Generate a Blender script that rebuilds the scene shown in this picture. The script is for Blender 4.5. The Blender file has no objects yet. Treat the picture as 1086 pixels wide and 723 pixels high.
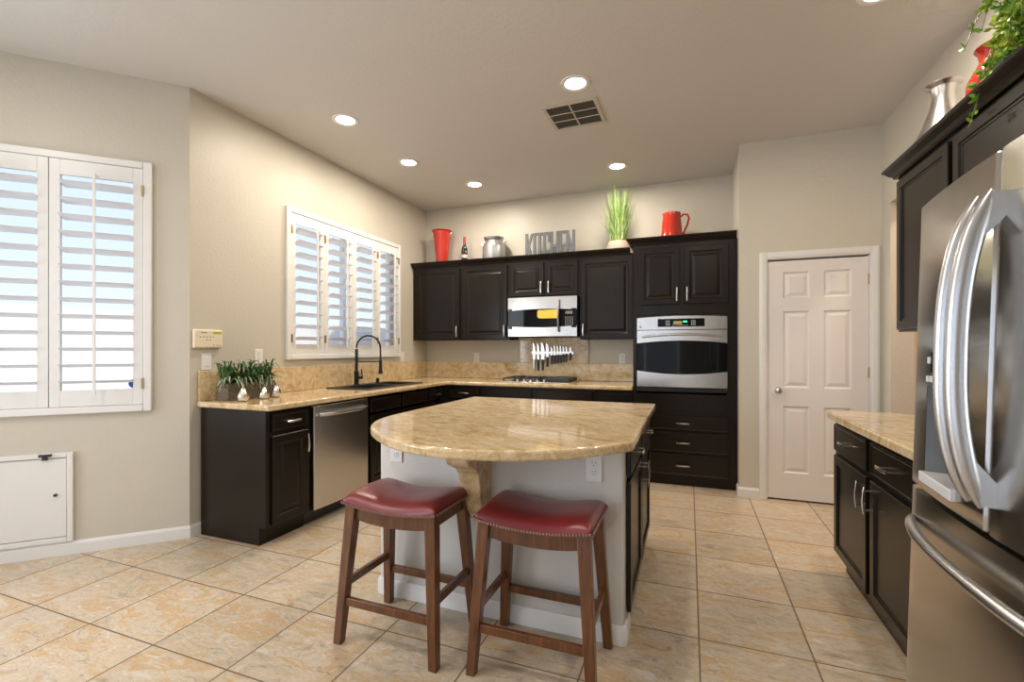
import bpy, bmesh, math, random
from mathutils import Vector, Matrix
R = math.radians
PI = math.pi
random.seed(7)
S = bpy.context.scene
COL = S.collection

# ---------------------------------------------------------------- camera, world, lights, exposure
F, YAW, CY, H = 496.9, 0.3612, 369.54, 1.2844
cam = bpy.data.objects.new('camera', bpy.data.cameras.new('camera'))
COL.objects.link(cam)
cam.location = (0, 0, H)
cam.rotation_euler = (R(90), 0, YAW)
cam.data.sensor_width = 36
cam.data.lens = 36 * F / 1086
cam.data.shift_y = (CY - 361.5) / 1086
cam.data.clip_start = 0.02
S.camera = cam
S.view_settings.view_transform = 'Standard'
S.view_settings.look = 'None'
S.view_settings.gamma = 1
S.view_settings.use_curve_mapping = False
S.view_settings.exposure = 0.66

W = bpy.data.worlds.new('world'); S.world = W; W.use_nodes = True
wn = W.node_tree.nodes; wl = W.node_tree.links
bg = wn['Background']
g_tc = wn.new('ShaderNodeTexCoord'); g_sep = wn.new('ShaderNodeSeparateXYZ'); g_r = wn.new('ShaderNodeValToRGB')
wl.new(g_tc.outputs['Generated'], g_sep.inputs[0]); wl.new(g_sep.outputs['Z'], g_r.inputs[0])
g_r.color_ramp.elements[0].position = 0.0; g_r.color_ramp.elements[0].color = (0.72, 0.80, 0.95, 1)
g_r.color_ramp.elements[1].position = 0.6; g_r.color_ramp.elements[1].color = (0.42, 0.60, 0.95, 1)
wl.new(g_r.outputs[0], bg.inputs['Color'])
bg.inputs['Strength'].default_value = 0.85

def area(name, loc, rot, sx, sy, power, color):
    l = bpy.data.lights.new(name, 'AREA'); l.shape = 'RECTANGLE'; l.size = sx; l.size_y = sy
    l.energy = power; l.color = color
    o = bpy.data.objects.new(name, l); COL.objects.link(o); o.location = loc; o.rotation_euler = rot
    return o
DAY = (0.86, 0.93, 1.0)
sun = bpy.data.lights.new('sun', 'SUN'); sun.energy = 2.2; sun.angle = R(1); sun.color = (1, .97, .92)
so = bpy.data.objects.new('sun', sun); COL.objects.link(so)
so.rotation_euler = Vector((-.55, 0.0, -.83)).to_track_quat('-Z', 'Y').to_euler()
# daylight entering through the glazing behind and beside the camera, and through the two shuttered windows
area('daylight_rear_slider', (-1.6, -2.40, 1.25), (R(90), 0, PI), 2.6, 2.1, 66, DAY)
area('daylight_nook_window', (-4.20, -0.5, 1.45), (0, R(-90), 0), 1.7, 2.2, 56, DAY)
WARM = (1.0, 0.885, 0.735)
LAMP_W = 9.2

# ---------------------------------------------------------------- material helpers
def mat(name):
    m = bpy.data.materials.new(name); m.use_nodes = True
    nt = m.node_tree
    return m, nt, nt.nodes['Principled BSDF']
def N(nt, t, **kw):
    n = nt.nodes.new(t)
    for k, v in kw.items(): setattr(n, k, v)
    return n
def L(nt, a, b): nt.links.new(a, b)
def math_(nt, op, a, b=None, clamp=False):
    n = N(nt, 'ShaderNodeMath', operation=op); n.use_clamp = clamp
    for i, v in enumerate((a, b)):
        if v is None: continue
        if isinstance(v, (int, float)): n.inputs[i].default_value = v
        else: L(nt, v, n.inputs[i])
    return n.outputs[0]
def mixc(nt, fac, a, b, blend='MIX'):
    n = N(nt, 'ShaderNodeMix', data_type='RGBA', blend_type=blend)
    for i, v in ((0, fac), (6, a), (7, b)):
        if isinstance(v, (int, float)): n.inputs[i].default_value = v
        elif isinstance(v, tuple): n.inputs[i].default_value = (*v, 1)
        else: L(nt, v, n.inputs[i])
    return n.outputs[2]
def ramp(nt, fac, stops):
    n = N(nt, 'ShaderNodeValToRGB'); cr = n.color_ramp
    while len(cr.elements) < len(stops): cr.elements.new(0.5)
    for e, (p, c) in zip(cr.elements, stops):
        e.position = p; e.color = (*c, 1) if isinstance(c, tuple) else (c, c, c, 1)
    L(nt, fac, n.inputs[0]); return n.outputs[0]
def noise(nt, vec, scale, detail=4, rough=0.55, dist=0):
    n = N(nt, 'ShaderNodeTexNoise'); n.inputs['Scale'].default_value = scale
    n.inputs['Detail'].default_value = detail; n.inputs['Roughness'].default_value = rough
    n.inputs['Distortion'].default_value = dist
    if vec is not None: L(nt, vec, n.inputs['Vector'])
    return n.outputs['Fac']
def mapping(nt, src, scale=(1, 1, 1), rot=(0, 0, 0), loc=(0, 0, 0)):
    n = N(nt, 'ShaderNodeMapping'); n.inputs['Scale'].default_value = scale
    n.inputs['Rotation'].default_value = rot; n.inputs['Location'].default_value = loc
    L(nt, src, n.inputs['Vector']); return n.outputs[0]
def objco(nt): return N(nt, 'ShaderNodeTexCoord').outputs['Object']
def worldpos(nt): return N(nt, 'ShaderNodeNewGeometry').outputs['Position']
def bump(nt, bsdf, h, strength, dist=0.01):
    b = N(nt, 'ShaderNodeBump'); b.inputs['Strength'].default_value = strength; b.inputs['Distance'].default_value = dist
    L(nt, h, b.inputs['Height']); L(nt, b.outputs[0], bsdf.inputs['Normal'])

def plain(name, col, rough=0.5, metal=0.0, coat=0.0, var=0.04, scale=12, bmp=0.0, bscale=80):
    m, nt, b = mat(name)
    o = objco(nt)
    n = noise(nt, o, scale)
    dark = tuple(c * (1 - var) for c in col); light = tuple(min(1, c * (1 + var)) for c in col)
    L(nt, mixc(nt, n, dark, light), b.inputs['Base Color'])
    b.inputs['Roughness'].default_value = rough; b.inputs['Metallic'].default_value = metal
    b.inputs['Coat Weight'].default_value = coat; b.inputs['Coat Roughness'].default_value = 0.12
    if bmp: bump(nt, b, noise(nt, o, bscale, 3), bmp, 0.004)
    return m

def wall_paint(name, col, rough=0.42, strength=0.35):
    m, nt, b = mat(name)
    p = worldpos(nt)
    n = noise(nt, p, 1.3, 2)
    L(nt, mixc(nt, n, tuple(c * .98 for c in col), tuple(c * 1.02 for c in col)), b.inputs['Base Color'])
    b.inputs['Roughness'].default_value = rough
    h = noise(nt, p, 55, 3, 0.5)
    h2 = ramp(nt, h, [(0.42, 0.0), (0.58, 1.0)])
    bump(nt, b, h2, strength, 0.0015)
    return m

M = {}
M['wall'] = wall_paint('wall_greige', (0.595, 0.555, 0.475))
M['hall'] = wall_paint('hall_peach', (0.72, 0.57, 0.43))
M['ceiling'] = wall_paint('ceiling_paint', (0.64, 0.615, 0.585), 0.7, 0.25)
M['trim'] = plain('white_trim', (0.78, 0.77, 0.76), 0.35, var=0.01)
M['shutter'] = plain('shutter_white', (0.80, 0.80, 0.80), 0.32, var=0.01)
M['door'] = plain('door_white', (0.76, 0.73, 0.71), 0.4, var=0.015)
M['plate'] = plain('plate_white', (0.82, 0.81, 0.80), 0.35, var=0.01)
M['ivory'] = plain('ivory_plastic', (0.80, 0.72, 0.55), 0.4, var=0.02)
M['island_paint'] = wall_paint('island_paint', (0.66, 0.64, 0.60), 0.45, 0.3)
M['black'] = plain('black_gap', (0.006, 0.006, 0.006), 0.6)
M['rubber'] = plain('dark_plastic', (0.02, 0.02, 0.02), 0.4)
M['matte_black'] = plain('matte_black_metal', (0.012, 0.012, 0.013), 0.35, metal=0.3)
M['sink'] = plain('black_composite', (0.02, 0.021, 0.023), 0.35)
M['iron'] = plain('cast_iron', (0.025, 0.025, 0.027), 0.5, bmp=0.2)
M['brass'] = plain('brass_hinge', (0.42, 0.33, 0.18), 0.35, metal=1)
M['nickel'] = plain('satin_nickel', (0.72, 0.70, 0.67), 0.22, metal=1, var=0.02)
M['knife_steel'] = plain('knife_steel', (0.80, 0.80, 0.82), 0.2, metal=1, var=0.02)
M['knife_handle'] = plain('knife_handle_black', (0.012, 0.012, 0.014), 0.35)
M['nail'] = plain('nailhead_metal', (0.30, 0.17, 0.15), 0.28, metal=1)
M['red_glaze'] = plain('red_glaze', (0.50, 0.030, 0.016), 0.12, coat=0.6, var=0.06)
M['red_metal'] = plain('red_enamel', (0.54, 0.035, 0.022), 0.2, coat=0.5, var=0.05)
M['silver'] = plain('silver_glass', (0.80, 0.77, 0.73), 0.12, metal=1, var=0.05)
M['hammered'] = plain('hammered_silver', (0.62, 0.60, 0.60), 0.28, metal=1, var=0.1, bmp=0.5, bscale=14)
M['galv'] = plain('galvanised_metal', (0.50, 0.51, 0.53), 0.35, metal=0.85, var=0.12, scale=25)
M['letters'] = plain('grey_letters', (0.15, 0.165, 0.185), 0.5, metal=0.0, var=0.15, scale=30)
M['pot'] = plain('cream_pot', (0.62, 0.47, 0.38), 0.6, var=0.06)
M['soil'] = plain('moss', (0.05, 0.045, 0.02), 0.9, bmp=0.6)
M['winebottle'] = plain('bottle_glass', (0.02, 0.018, 0.015), 0.1, coat=0.5)
M['foil'] = plain('bottle_foil', (0.35, 0.02, 0.03), 0.3, metal=0.4)
M['label_white'] = plain('bottle_label', (0.6, 0.58, 0.55), 0.6)
M['glass_black'] = plain('black_glass', (0.006, 0.007, 0.008), 0.05)
M['glass_black'].node_tree.nodes['Principled BSDF'].inputs['Specular IOR Level'].default_value = 0.15
M['lcd'] = plain('lcd_green', (0.42, 0.42, 0.06), 0.4)
M['button'] = plain('button_grey', (0.25, 0.23, 0.21), 0.5)
M['button_light'] = plain('button_light', (0.55, 0.56, 0.58), 0.4)
M['vent'] = plain('vent_paint', (0.55, 0.50, 0.42), 0.5)
M['vent_dark'] = plain('vent_dark', (0.10, 0.085, 0.06), 0.8)
M['vent_slat'] = plain('vent_slat', (0.30, 0.27, 0.21), 0.6)
M['disp_grey'] = plain('dispenser_grey', (0.16, 0.17, 0.19), 0.35)
M['disp_light'] = plain('dispenser_light', (0.62, 0.62, 0.63), 0.3)
M['sticker'] = plain('sticker_blue', (0.02, 0.12, 0.45), 0.4)
M['fridge_side'] = plain('fridge_side_grey', (0.12, 0.12, 0.12), 0.5)

def emis(name, col, strength):
    m, nt, b = mat(name)
    b.inputs['Base Color'].default_value = (*col, 1)
    b.inputs['Emission Color'].default_value = (*col, 1); b.inputs['Emission Strength'].default_value = strength
    return m
M['bulb'] = emis('lamp_lens', (1.0, 0.94, 0.84), 6.0)
M['led'] = emis('display_green', (0.05, 0.8, 0.35), 1.0)
M['led_dim'] = emis('display_amber', (0.30, 0.22, 0.06), 0.35)

def glass():
    m, nt, b = mat('window_glass')
    b.inputs['Base Color'].default_value = (0.95, 0.98, 1, 1)
    b.inputs['Roughness'].default_value = 0.0
    tr = N(nt, 'ShaderNodeBsdfTransparent'); gl = N(nt, 'ShaderNodeBsdfGlossy'); gl.inputs['Roughness'].default_value = 0.02
    lw = N(nt, 'ShaderNodeLayerWeight'); lw.inputs['Blend'].default_value = 0.5
    fac = math_(nt, 'ADD', math_(nt, 'MULTIPLY', math_(nt, 'POWER', lw.outputs['Facing'], 4.0), 0.5), 0.02)
    mx = N(nt, 'ShaderNodeMixShader')
    L(nt, fac, mx.inputs[0]); L(nt, tr.outputs[0], mx.inputs[1]); L(nt, gl.outputs[0], mx.inputs[2])
    L(nt, mx.outputs[0], nt.nodes['Material Output'].inputs['Surface'])
    return m
M['glass'] = glass()

def dark_wood(name='espresso_wood', horiz=False):
    m, nt, b = mat(name)
    o = objco(nt)
    sc = (2.0, 2.0, 26) if horiz else (26, 26, 1.4)
    if horiz: sc = (1.4, 26, 26)
    v = mapping(nt, o, sc)
    n = noise(nt, v, 3.0, 5, 0.6, 0.6)
    c = ramp(nt, n, [(0.3, (0.0075, 0.0044, 0.0022)), (0.55, (0.010, 0.0063, 0.0034)), (0.8, (0.015, 0.010, 0.0056))])
    L(nt, c, b.inputs['Base Color'])
    b.inputs['Roughness'].default_value = 0.27
    b.inputs['Specular IOR Level'].default_value = 0.30
    bump(nt, b, n, 0.03, 0.001)
    return m
M['wood'] = dark_wood()
M['wood_h'] = dark_wood('espresso_wood_drawer', True)

def stool_wood():
    m, nt, b = mat('stool_walnut')
    v = mapping(nt, objco(nt), (22, 22, 1.6))
    n = noise(nt, v, 3.0, 5, 0.6, 0.5)
    c = ramp(nt, n, [(0.25, (0.050, 0.016, 0.004)), (0.55, (0.13, 0.042, 0.009)), (0.8, (0.22, 0.078, 0.018))])
    L(nt, c, b.inputs['Base Color'])
    b.inputs['Roughness'].default_value = 0.3; b.inputs['Coat Weight'].default_value = 0.3
    return m
M['stool_wood'] = stool_wood()

def leather():
    m, nt, b = mat('red_leather')
    o = objco(nt)
    n = noise(nt, o, 9, 4)
    L(nt, mixc(nt, n, (0.15, 0.012, 0.016), (0.24, 0.022, 0.028)), b.inputs['Base Color'])
    b.inputs['Roughness'].default_value = 0.32; b.inputs['Coat Weight'].default_value = 0.35
    b.inputs['Coat Roughness'].default_value = 0.3
    v = N(nt, 'ShaderNodeTexVoronoi'); v.inputs['Scale'].default_value = 350; L(nt, o, v.inputs['Vector'])
    bump(nt, b, v.outputs['Distance'], 0.12, 0.001)
    return m
M['leather'] = leather()

def steel(name, axis='x', col=(0.66, 0.64, 0.61), rough=0.26):
    m, nt, b = mat(name)
    sc = {'x': (1.5, 300, 300), 'y': (300, 1.5, 300), 'z': (300, 300, 1.5)}[axis]
    n = noise(nt, mapping(nt, objco(nt), sc), 1.0, 3)
    L(nt, mixc(nt, n, tuple(c * .97 for c in col), tuple(c * 1.02 for c in col)), b.inputs['Base Color'])
    b.inputs['Metallic'].default_value = 1
    L(nt, math_(nt, 'ADD', math_(nt, 'MULTIPLY', n, 0.04), rough - 0.02), b.inputs['Roughness'])
    b.inputs['Anisotropic'].default_value = 0.5
    return m
M['steel'] = steel('brushed_steel')
M['steel_fridge'] = steel('brushed_steel_fridge', 'y', (0.56, 0.54, 0.51), 0.2)
M['steel_polish'] = plain('polished_steel', (0.58, 0.59, 0.61), 0.27, metal=1, var=0.02)

def granite(name='granite_gold', rot=0.5):
    m, nt, b = mat(name)
    p = worldpos(nt)
    pm = mapping(nt, p, (1, 1, 1), (0, 0, rot))
    st = mapping(nt, pm, (1.0, 3.2, 2.0))
    big = noise(nt, st, 2.2, 6, 0.65, 1.2)
    mid = noise(nt, mapping(nt, pm, (1.0, 1.7, 1.4)), 14, 6, 0.7, 0.6)
    fine = noise(nt, p, 120, 4, 0.7)
    c1 = ramp(nt, big, [(0.32, (0.40, 0.24, 0.10)), (0.45, (0.62, 0.45, 0.24)), (0.55, (0.70, 0.57, 0.38)), (0.66, (0.54, 0.35, 0.15))])
    c2 = ramp(nt, mid, [(0.34, (0.26, 0.14, 0.05)), (0.46, (0.60, 0.43, 0.22)), (0.60, (0.80, 0.68, 0.48))])
    c = mixc(nt, 0.38, c1, c2)
    sp = ramp(nt, fine, [(0.36, 1.0), (0.44, 0.0)])
    c = mixc(nt, math_(nt, 'MULTIPLY', sp, 0.45), c, (0.16, 0.09, 0.04))
    sp2 = ramp(nt, noise(nt, mapping(nt, p, (1, 1, 1), (0, 0, 0), (9, 3, 1)), 75, 3, 0.6), [(0.60, 0.0), (0.68, 1.0)])
    c = mixc(nt, math_(nt, 'MULTIPLY', sp2, 0.35), c, (0.85, 0.76, 0.60))
    L(nt, c, b.inputs['Base Color'])
    b.inputs['Roughness'].default_value = 0.09
    b.inputs['Specular IOR Level'].default_value = 0.6
    return m
M['granite'] = granite()

def tile_floor():
    m, nt, b = mat('travertine_tile')
    p = worldpos(nt)
    s = N(nt, 'ShaderNodeSeparateXYZ'); L(nt, p, s.inputs[0])
    T = 0.443
    tx = math_(nt, 'DIVIDE', math_(nt, 'ADD', s.outputs['X'], -0.041 + T * 40), T)
    ty = math_(nt, 'DIVIDE', math_(nt, 'ADD', s.outputs['Y'], -2.236 + T * 40), T)
    fx = math_(nt, 'FRACT', tx); fy = math_(nt, 'FRACT', ty)
    ex = math_(nt, 'MINIMUM', fx, math_(nt, 'SUBTRACT', 1.0, fx))
    ey = math_(nt, 'MINIMUM', fy, math_(nt, 'SUBTRACT', 1.0, fy))
    e = math_(nt, 'MINIMUM', ex, ey)
    ms = N(nt, 'ShaderNodeMapRange'); ms.inputs['From Min'].default_value = 0.0055; ms.inputs['From Max'].default_value = 0.0105
    L(nt, e, ms.inputs['Value'])
    tile = ms.outputs[0]
    cmb = N(nt, 'ShaderNodeCombineXYZ'); L(nt, math_(nt, 'FLOOR', tx), cmb.inputs[0]); L(nt, math_(nt, 'FLOOR', ty), cmb.inputs[1])
    wnz = N(nt, 'ShaderNodeTexWhiteNoise', noise_dimensions='2D'); L(nt, cmb.outputs[0], wnz.inputs['Vector'])
    off = N(nt, 'ShaderNodeVectorMath', operation='SCALE'); L(nt, wnz.outputs['Color'], off.inputs[0]); off.inputs['Scale'].default_value = 30
    add = N(nt, 'ShaderNodeVectorMath', operation='ADD'); L(nt, p, add.inputs[0]); L(nt, off.outputs[0], add.inputs[1])
    v = add.outputs[0]
    vs = mapping(nt, v, (1.0, 2.1, 1), (0, 0, 0.6))
    n1 = noise(nt, vs, 3.0, 7, 0.68, 1.0)
    n2 = noise(nt, vs, 7.0, 8, 0.7, 1.5)
    n3 = noise(nt, v, 38, 5, 0.7)
    c = ramp(nt, n1, [(0.34, (0.36, 0.30, 0.24)), (0.43, (0.56, 0.48, 0.38)), (0.50, (0.64, 0.58, 0.49)), (0.58, (0.55, 0.35, 0.16)), (0.68, (0.60, 0.55, 0.47))])
    c2 = ramp(nt, n2, [(0.36, (0.28, 0.19, 0.11)), (0.45, (0.58, 0.50, 0.40)), (0.53, (0.52, 0.33, 0.15)), (0.60, (0.62, 0.56, 0.47)), (0.72, (0.70, 0.66, 0.60))])
    c = mixc(nt, 0.5, c, c2)
    c = mixc(nt, 0.25, c, ramp(nt, n3, [(0.3, 0.35), (0.7, 0.68)]), 'OVERLAY')
    tint = N(nt, 'ShaderNodeMapRange'); tint.inputs['To Min'].default_value = 0.84; tint.inputs['To Max'].default_value = 1.0
    L(nt, wnz.outputs['Value'], tint.inputs['Value'])
    vmul = N(nt, 'ShaderNodeVectorMath', operation='SCALE'); L(nt, c, vmul.inputs[0]); L(nt, tint.outputs[0], vmul.inputs['Scale'])
    col = mixc(nt, tile, (0.17, 0.125, 0.085), vmul.outputs[0])
    L(nt, col, b.inputs['Base Color'])
    L(nt, math_(nt, 'SUBTRACT', 0.75, math_(nt, 'MULTIPLY', tile, 0.43)), b.inputs['Roughness'])
    hgt = math_(nt, 'ADD', math_(nt, 'MULTIPLY', tile, 1.0), math_(nt, 'MULTIPLY', n2, 0.25))
    bump(nt, b, hgt, 0.3, 0.003)
    return m
M['tile'] = tile_floor()

def leaf(name, a, c, scale=8):
    m, nt, b = mat(name)
    n = noise(nt, objco(nt), scale, 3)
    L(nt, ramp(nt, n, [(0.35, a), (0.65, c)]), b.inputs['Base Color'])
    b.inputs['Roughness'].default_value = 0.45
    b.inputs['Subsurface Weight'].default_value = 0.0
    return m
M['grass'] = leaf('grass_green', (0.13, 0.30, 0.03), (0.55, 0.68, 0.30), 18)
M['fern'] = leaf('spider_green', (0.012, 0.055, 0.012), (0.07, 0.19, 0.05), 25)
M['fern_pale'] = leaf('spider_pale', (0.25, 0.32, 0.18), (0.55, 0.62, 0.45), 25)
M['ivy'] = leaf('ivy_green', (0.12, 0.32, 0.025), (0.55, 0.68, 0.10), 14)
M['stem'] = plain('stem', (0.10, 0.16, 0.03), 0.6)
def planter_wood():
    m, nt, b = mat('weathered_wood')
    n = noise(nt, mapping(nt, objco(nt), (30, 2, 30)), 2.5, 5, 0.6, 0.4)
    L(nt, ramp(nt, n, [(0.3, (0.07, 0.048, 0.03)), (0.7, (0.20, 0.15, 0.105))]), b.inputs['Base Color'])
    b.inputs['Roughness'].default_value = 0.75
    return m
M['planter'] = planter_wood()
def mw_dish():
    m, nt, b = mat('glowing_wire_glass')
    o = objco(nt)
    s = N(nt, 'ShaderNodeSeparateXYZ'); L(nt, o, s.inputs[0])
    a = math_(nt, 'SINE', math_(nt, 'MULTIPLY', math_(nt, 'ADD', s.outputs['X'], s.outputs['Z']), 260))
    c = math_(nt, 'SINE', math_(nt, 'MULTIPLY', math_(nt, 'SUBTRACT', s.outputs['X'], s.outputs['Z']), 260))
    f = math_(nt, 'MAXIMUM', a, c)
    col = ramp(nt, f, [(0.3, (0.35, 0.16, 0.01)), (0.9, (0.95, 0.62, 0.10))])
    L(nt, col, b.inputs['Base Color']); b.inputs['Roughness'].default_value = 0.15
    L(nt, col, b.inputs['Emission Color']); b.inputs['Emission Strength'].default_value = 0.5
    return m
M['stucco_out'] = plain('exterior_stucco', (0.80, 0.76, 0.70), 0.9, var=0.03)
M['house_out'] = plain('exterior_grey', (0.10, 0.11, 0.13), 0.9, var=0.05)
M['ground_out'] = plain('exterior_gravel', (0.62, 0.55, 0.47), 0.9, var=0.15, scale=30)

# ---------------------------------------------------------------- mesh helpers
class MB:
    def __init__(s): s.bm = bmesh.new()
    def box(s, x0, x1, y0, y1, z0, z1):
        v = [s.bm.verts.new((x, y, z)) for x in (x0, x1) for y in (y0, y1) for z in (z0, z1)]
        for f in ((0, 1, 3, 2), (4, 6, 7, 5), (0, 4, 5, 1), (2, 3, 7, 6), (0, 2, 6, 4), (1, 5, 7, 3)):
            s.bm.faces.new([v[i] for i in f])
        return v
    def hexa(s, P):  # P = 8 points: bottom 4, top 4, same winding
        v = [s.bm.verts.new(p) for p in P]
        for f in ((3, 2, 1, 0), (4, 5, 6, 7), (0, 1, 5, 4), (1, 2, 6, 5), (2, 3, 7, 6), (3, 0, 4, 7)):
            s.bm.faces.new([v[i] for i in f])
    def prism(s, poly, a, b, axis='z'):
        def P(p, t):
            if axis == 'z': return (p[0], p[1], t)
            if axis == 'x': return (t, p[0], p[1])
            return (p[0], t, p[1])
        lo = [s.bm.verts.new(P(p, a)) for p in poly]; hi = [s.bm.verts.new(P(p, b)) for p in poly]
        n = len(poly)
        s.bm.faces.new(lo); s.bm.faces.new(hi)
        for i in range(n): s.bm.faces.new((lo[i], lo[(i + 1) % n], hi[(i + 1) % n], hi[i]))
    def lathe(s, prof, c=(0, 0, 0), n=28, cap=True, sx=1, sy=1):
        rings = []
        for r, z in prof:
            rings.append([s.bm.verts.new((c[0] + sx * r * math.cos(2 * PI * i / n), c[1] + sy * r * math.sin(2 * PI * i / n), c[2] + z)) for i in range(n)])
        for a, b in zip(rings, rings[1:]):
            for i in range(n): s.bm.faces.new((a[i], a[(i + 1) % n], b[(i + 1) % n], b[i]))
        if cap:
            s.bm.faces.new(rings[0]); s.bm.faces.new(rings[-1])
    def tube(s, pts, r, n=10, r2=None, cap=True, up=None):
        pts = [Vector(p) for p in pts]; k = len(pts)
        rs = r if isinstance(r, (list, tuple)) else [r] * k
        rs2 = (r2 if isinstance(r2, (list, tuple)) else [r2] * k) if r2 is not None else rs
        t0 = (pts[1] - pts[0]).normalized()
        u = Vector(up) if up else (Vector((0, 0, 1)) if abs(t0.z) < 0.9 else Vector((1, 0, 0)))
        u = (u - t0 * u.dot(t0)).normalized()
        rings = []
        for i in range(k):
            t = (pts[min(i + 1, k - 1)] - pts[max(i - 1, 0)]).normalized()
            u = (u - t * u.dot(t)).normalized(); w = t.cross(u)
            rings.append([s.bm.verts.new(pts[i] + u * rs[i] * math.cos(2 * PI * j / n) + w * rs2[i] * math.sin(2 * PI * j / n)) for j in range(n)])
        for a, b in zip(rings, rings[1:]):
            for j in range(n): s.bm.faces.new((a[j], a[(j + 1) % n], b[(j + 1) % n], b[j]))
        if cap: s.bm.faces.new(rings[0]); s.bm.faces.new(rings[-1])
    def ball(s, c, r, n=8, sc=(1, 1, 1)):
        bmesh.ops.create_uvsphere(s.bm, u_segments=n, v_segments=max(4, n // 2 + 1), radius=r,
                                  matrix=Matrix.Translation(c) @ Matrix.Diagonal((*sc, 1)))
    def rings(s, x0, x1, z0, z1, prof, y=0):
        """nested rectangles facing -y. prof: list of (inset, depth) ; depth>0 goes into the panel"""
        prev = None
        for ins, d in prof:
            r = [s.bm.verts.new(p) for p in ((x0 + ins, y + d, z0 + ins), (x1 - ins, y + d, z0 + ins), (x1 - ins, y + d, z1 - ins), (x0 + ins, y + d, z1 - ins))]
            if prev:
                for i in range(4): s.bm.faces.new((prev[i], prev[(i + 1) % 4], r[(i + 1) % 4], r[i]))
            prev = r
        s.bm.faces.new(prev)
    def cells(s, xs, ys, keep, z0, z1):
        vv = {}
        def V(i, j):
            if (i, j) not in vv: vv[(i, j)] = s.bm.verts.new((xs[i], ys[j], z0))
            return vv[(i, j)]
        fs = [s.bm.faces.new((V(i, j), V(i + 1, j), V(i + 1, j + 1), V(i, j + 1)))
              for i in range(len(xs) - 1) for j in range(len(ys) - 1) if keep(i, j)]
        r = bmesh.ops.extrude_face_region(s.bm, geom=fs)
        for g in r['geom']:
            if isinstance(g, bmesh.types.BMVert): g.co.z = z1
    def build(s, name, m, parent=None, bevel=0, seg=2, smooth=False, angle=35):
        bmesh.ops.recalc_face_normals(s.bm, faces=s.bm.faces[:])
        me = bpy.data.meshes.new(name); s.bm.to_mesh(me); s.bm.free()
        me.materials.append(M[m] if isinstance(m, str) else m)
        if smooth:
            for p in me.polygons: p.use_smooth = True
            me.set_sharp_from_angle(angle=R(angle))
        o = bpy.data.objects.new(name, me); COL.objects.link(o)
        if parent: o.parent = parent
        if bevel:
            b = o.modifiers.new('bevel', 'BEVEL'); b.width = bevel; b.segments = seg; b.limit_method = 'ANGLE'; b.angle_limit = R(40)
            b.harden_normals = False
            if seg >= 2:
                for p in me.polygons: p.use_smooth = True
                me.set_sharp_from_angle(angle=R(angle))
        return o

def thing(name, label, cat, loc=(0, 0, 0), rz=0, group=None, kind=None):
    o = bpy.data.objects.new(name, None); COL.objects.link(o)
    o.location = loc; o.rotation_euler = (0, 0, rz); o.empty_display_size = 0.1
    if label: o['label'] = label
    if cat: o['category'] = cat
    if group: o['group'] = group
    if kind: o['kind'] = kind
    return o
def tag(o, label, cat, group=None):
    o['label'] = label; o['category'] = cat
    if group: o['group'] = group
    return o
def struct(o, label=None, cat=None):
    o['kind'] = 'structure'
    if label: o['label'] = label
    if cat: o['category'] = cat
    return o
def copy_tree(o, parent=None):
    c = o.copy(); COL.objects.link(c)
    if parent: c.parent = parent
    for ch in [x for x in o.children]: copy_tree(ch, c)
    return c

# ---------------------------------------------------------------- room shell
XL, YB, YP, XS, XR, ZC = -3.18, 5.28, 4.517, 0.409, 1.436, 3.062
Y0 = 2.208
D2 = math.sqrt(0.5)
NK = 1.6                                 # length of the angled nook wall
NX, NY = XL - NK * D2, Y0 - NK * D2
YR = -2.5

def wall_run(a, b, ao, bo, holes, z1=ZC, z0=0.0):
    """wall between inner points a-b, outer points ao-bo; holes: (s0,s1,z0,z1) measured along a-b"""
    a, b, ao, bo = map(Vector, (a, b, ao, bo))
    Ln = (b - a).length; d = (b - a) / Ln
    nrm = Vector((-d.y, d.x)); off = nrm * (ao - a).dot(nrm)
    ss = sorted({0, Ln, *[h[0] for h in holes], *[h[1] for h in holes]})
    zs = sorted({z0, z1, *[h[2] for h in holes], *[h[3] for h in holes]})
    m = MB()
    def pin(s): return a + d * s
    def pout(s):
        if s == 0: return ao
        if s == Ln: return bo
        return a + d * s + off
    for i in range(len(ss) - 1):
        for j in range(len(zs) - 1):
            cs, cz = (ss[i] + ss[i + 1]) / 2, (zs[j] + zs[j + 1]) / 2
            if any(h[0] < cs < h[1] and h[2] < cz < h[3] for h in holes): continue
            p = [pin(ss[i]), pin(ss[i + 1]), pout(ss[i + 1]), pout(ss[i])]
            m.hexa([(*q, zs[j]) for q in p] + [(*q, zs[j + 1]) for q in p])
    return m

OUT = [(XL - .15, YB + .15), (XL - .15, Y0 + .062), (NX - .15, NY + .062), (NX - .15, YR - .15), (2.95, YR - .15), (2.95, YB + .15)]
m = MB(); m.prism(OUT, -0.1, 0); struct(m.build('floor', 'tile'), 'square beige travertine floor tiles', 'floor')
m = MB(); m.prism(OUT, ZC, ZC + 0.1); struct(m.build('ceiling', 'ceiling'), 'flat beige ceiling with recessed lights', 'ceiling')

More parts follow.
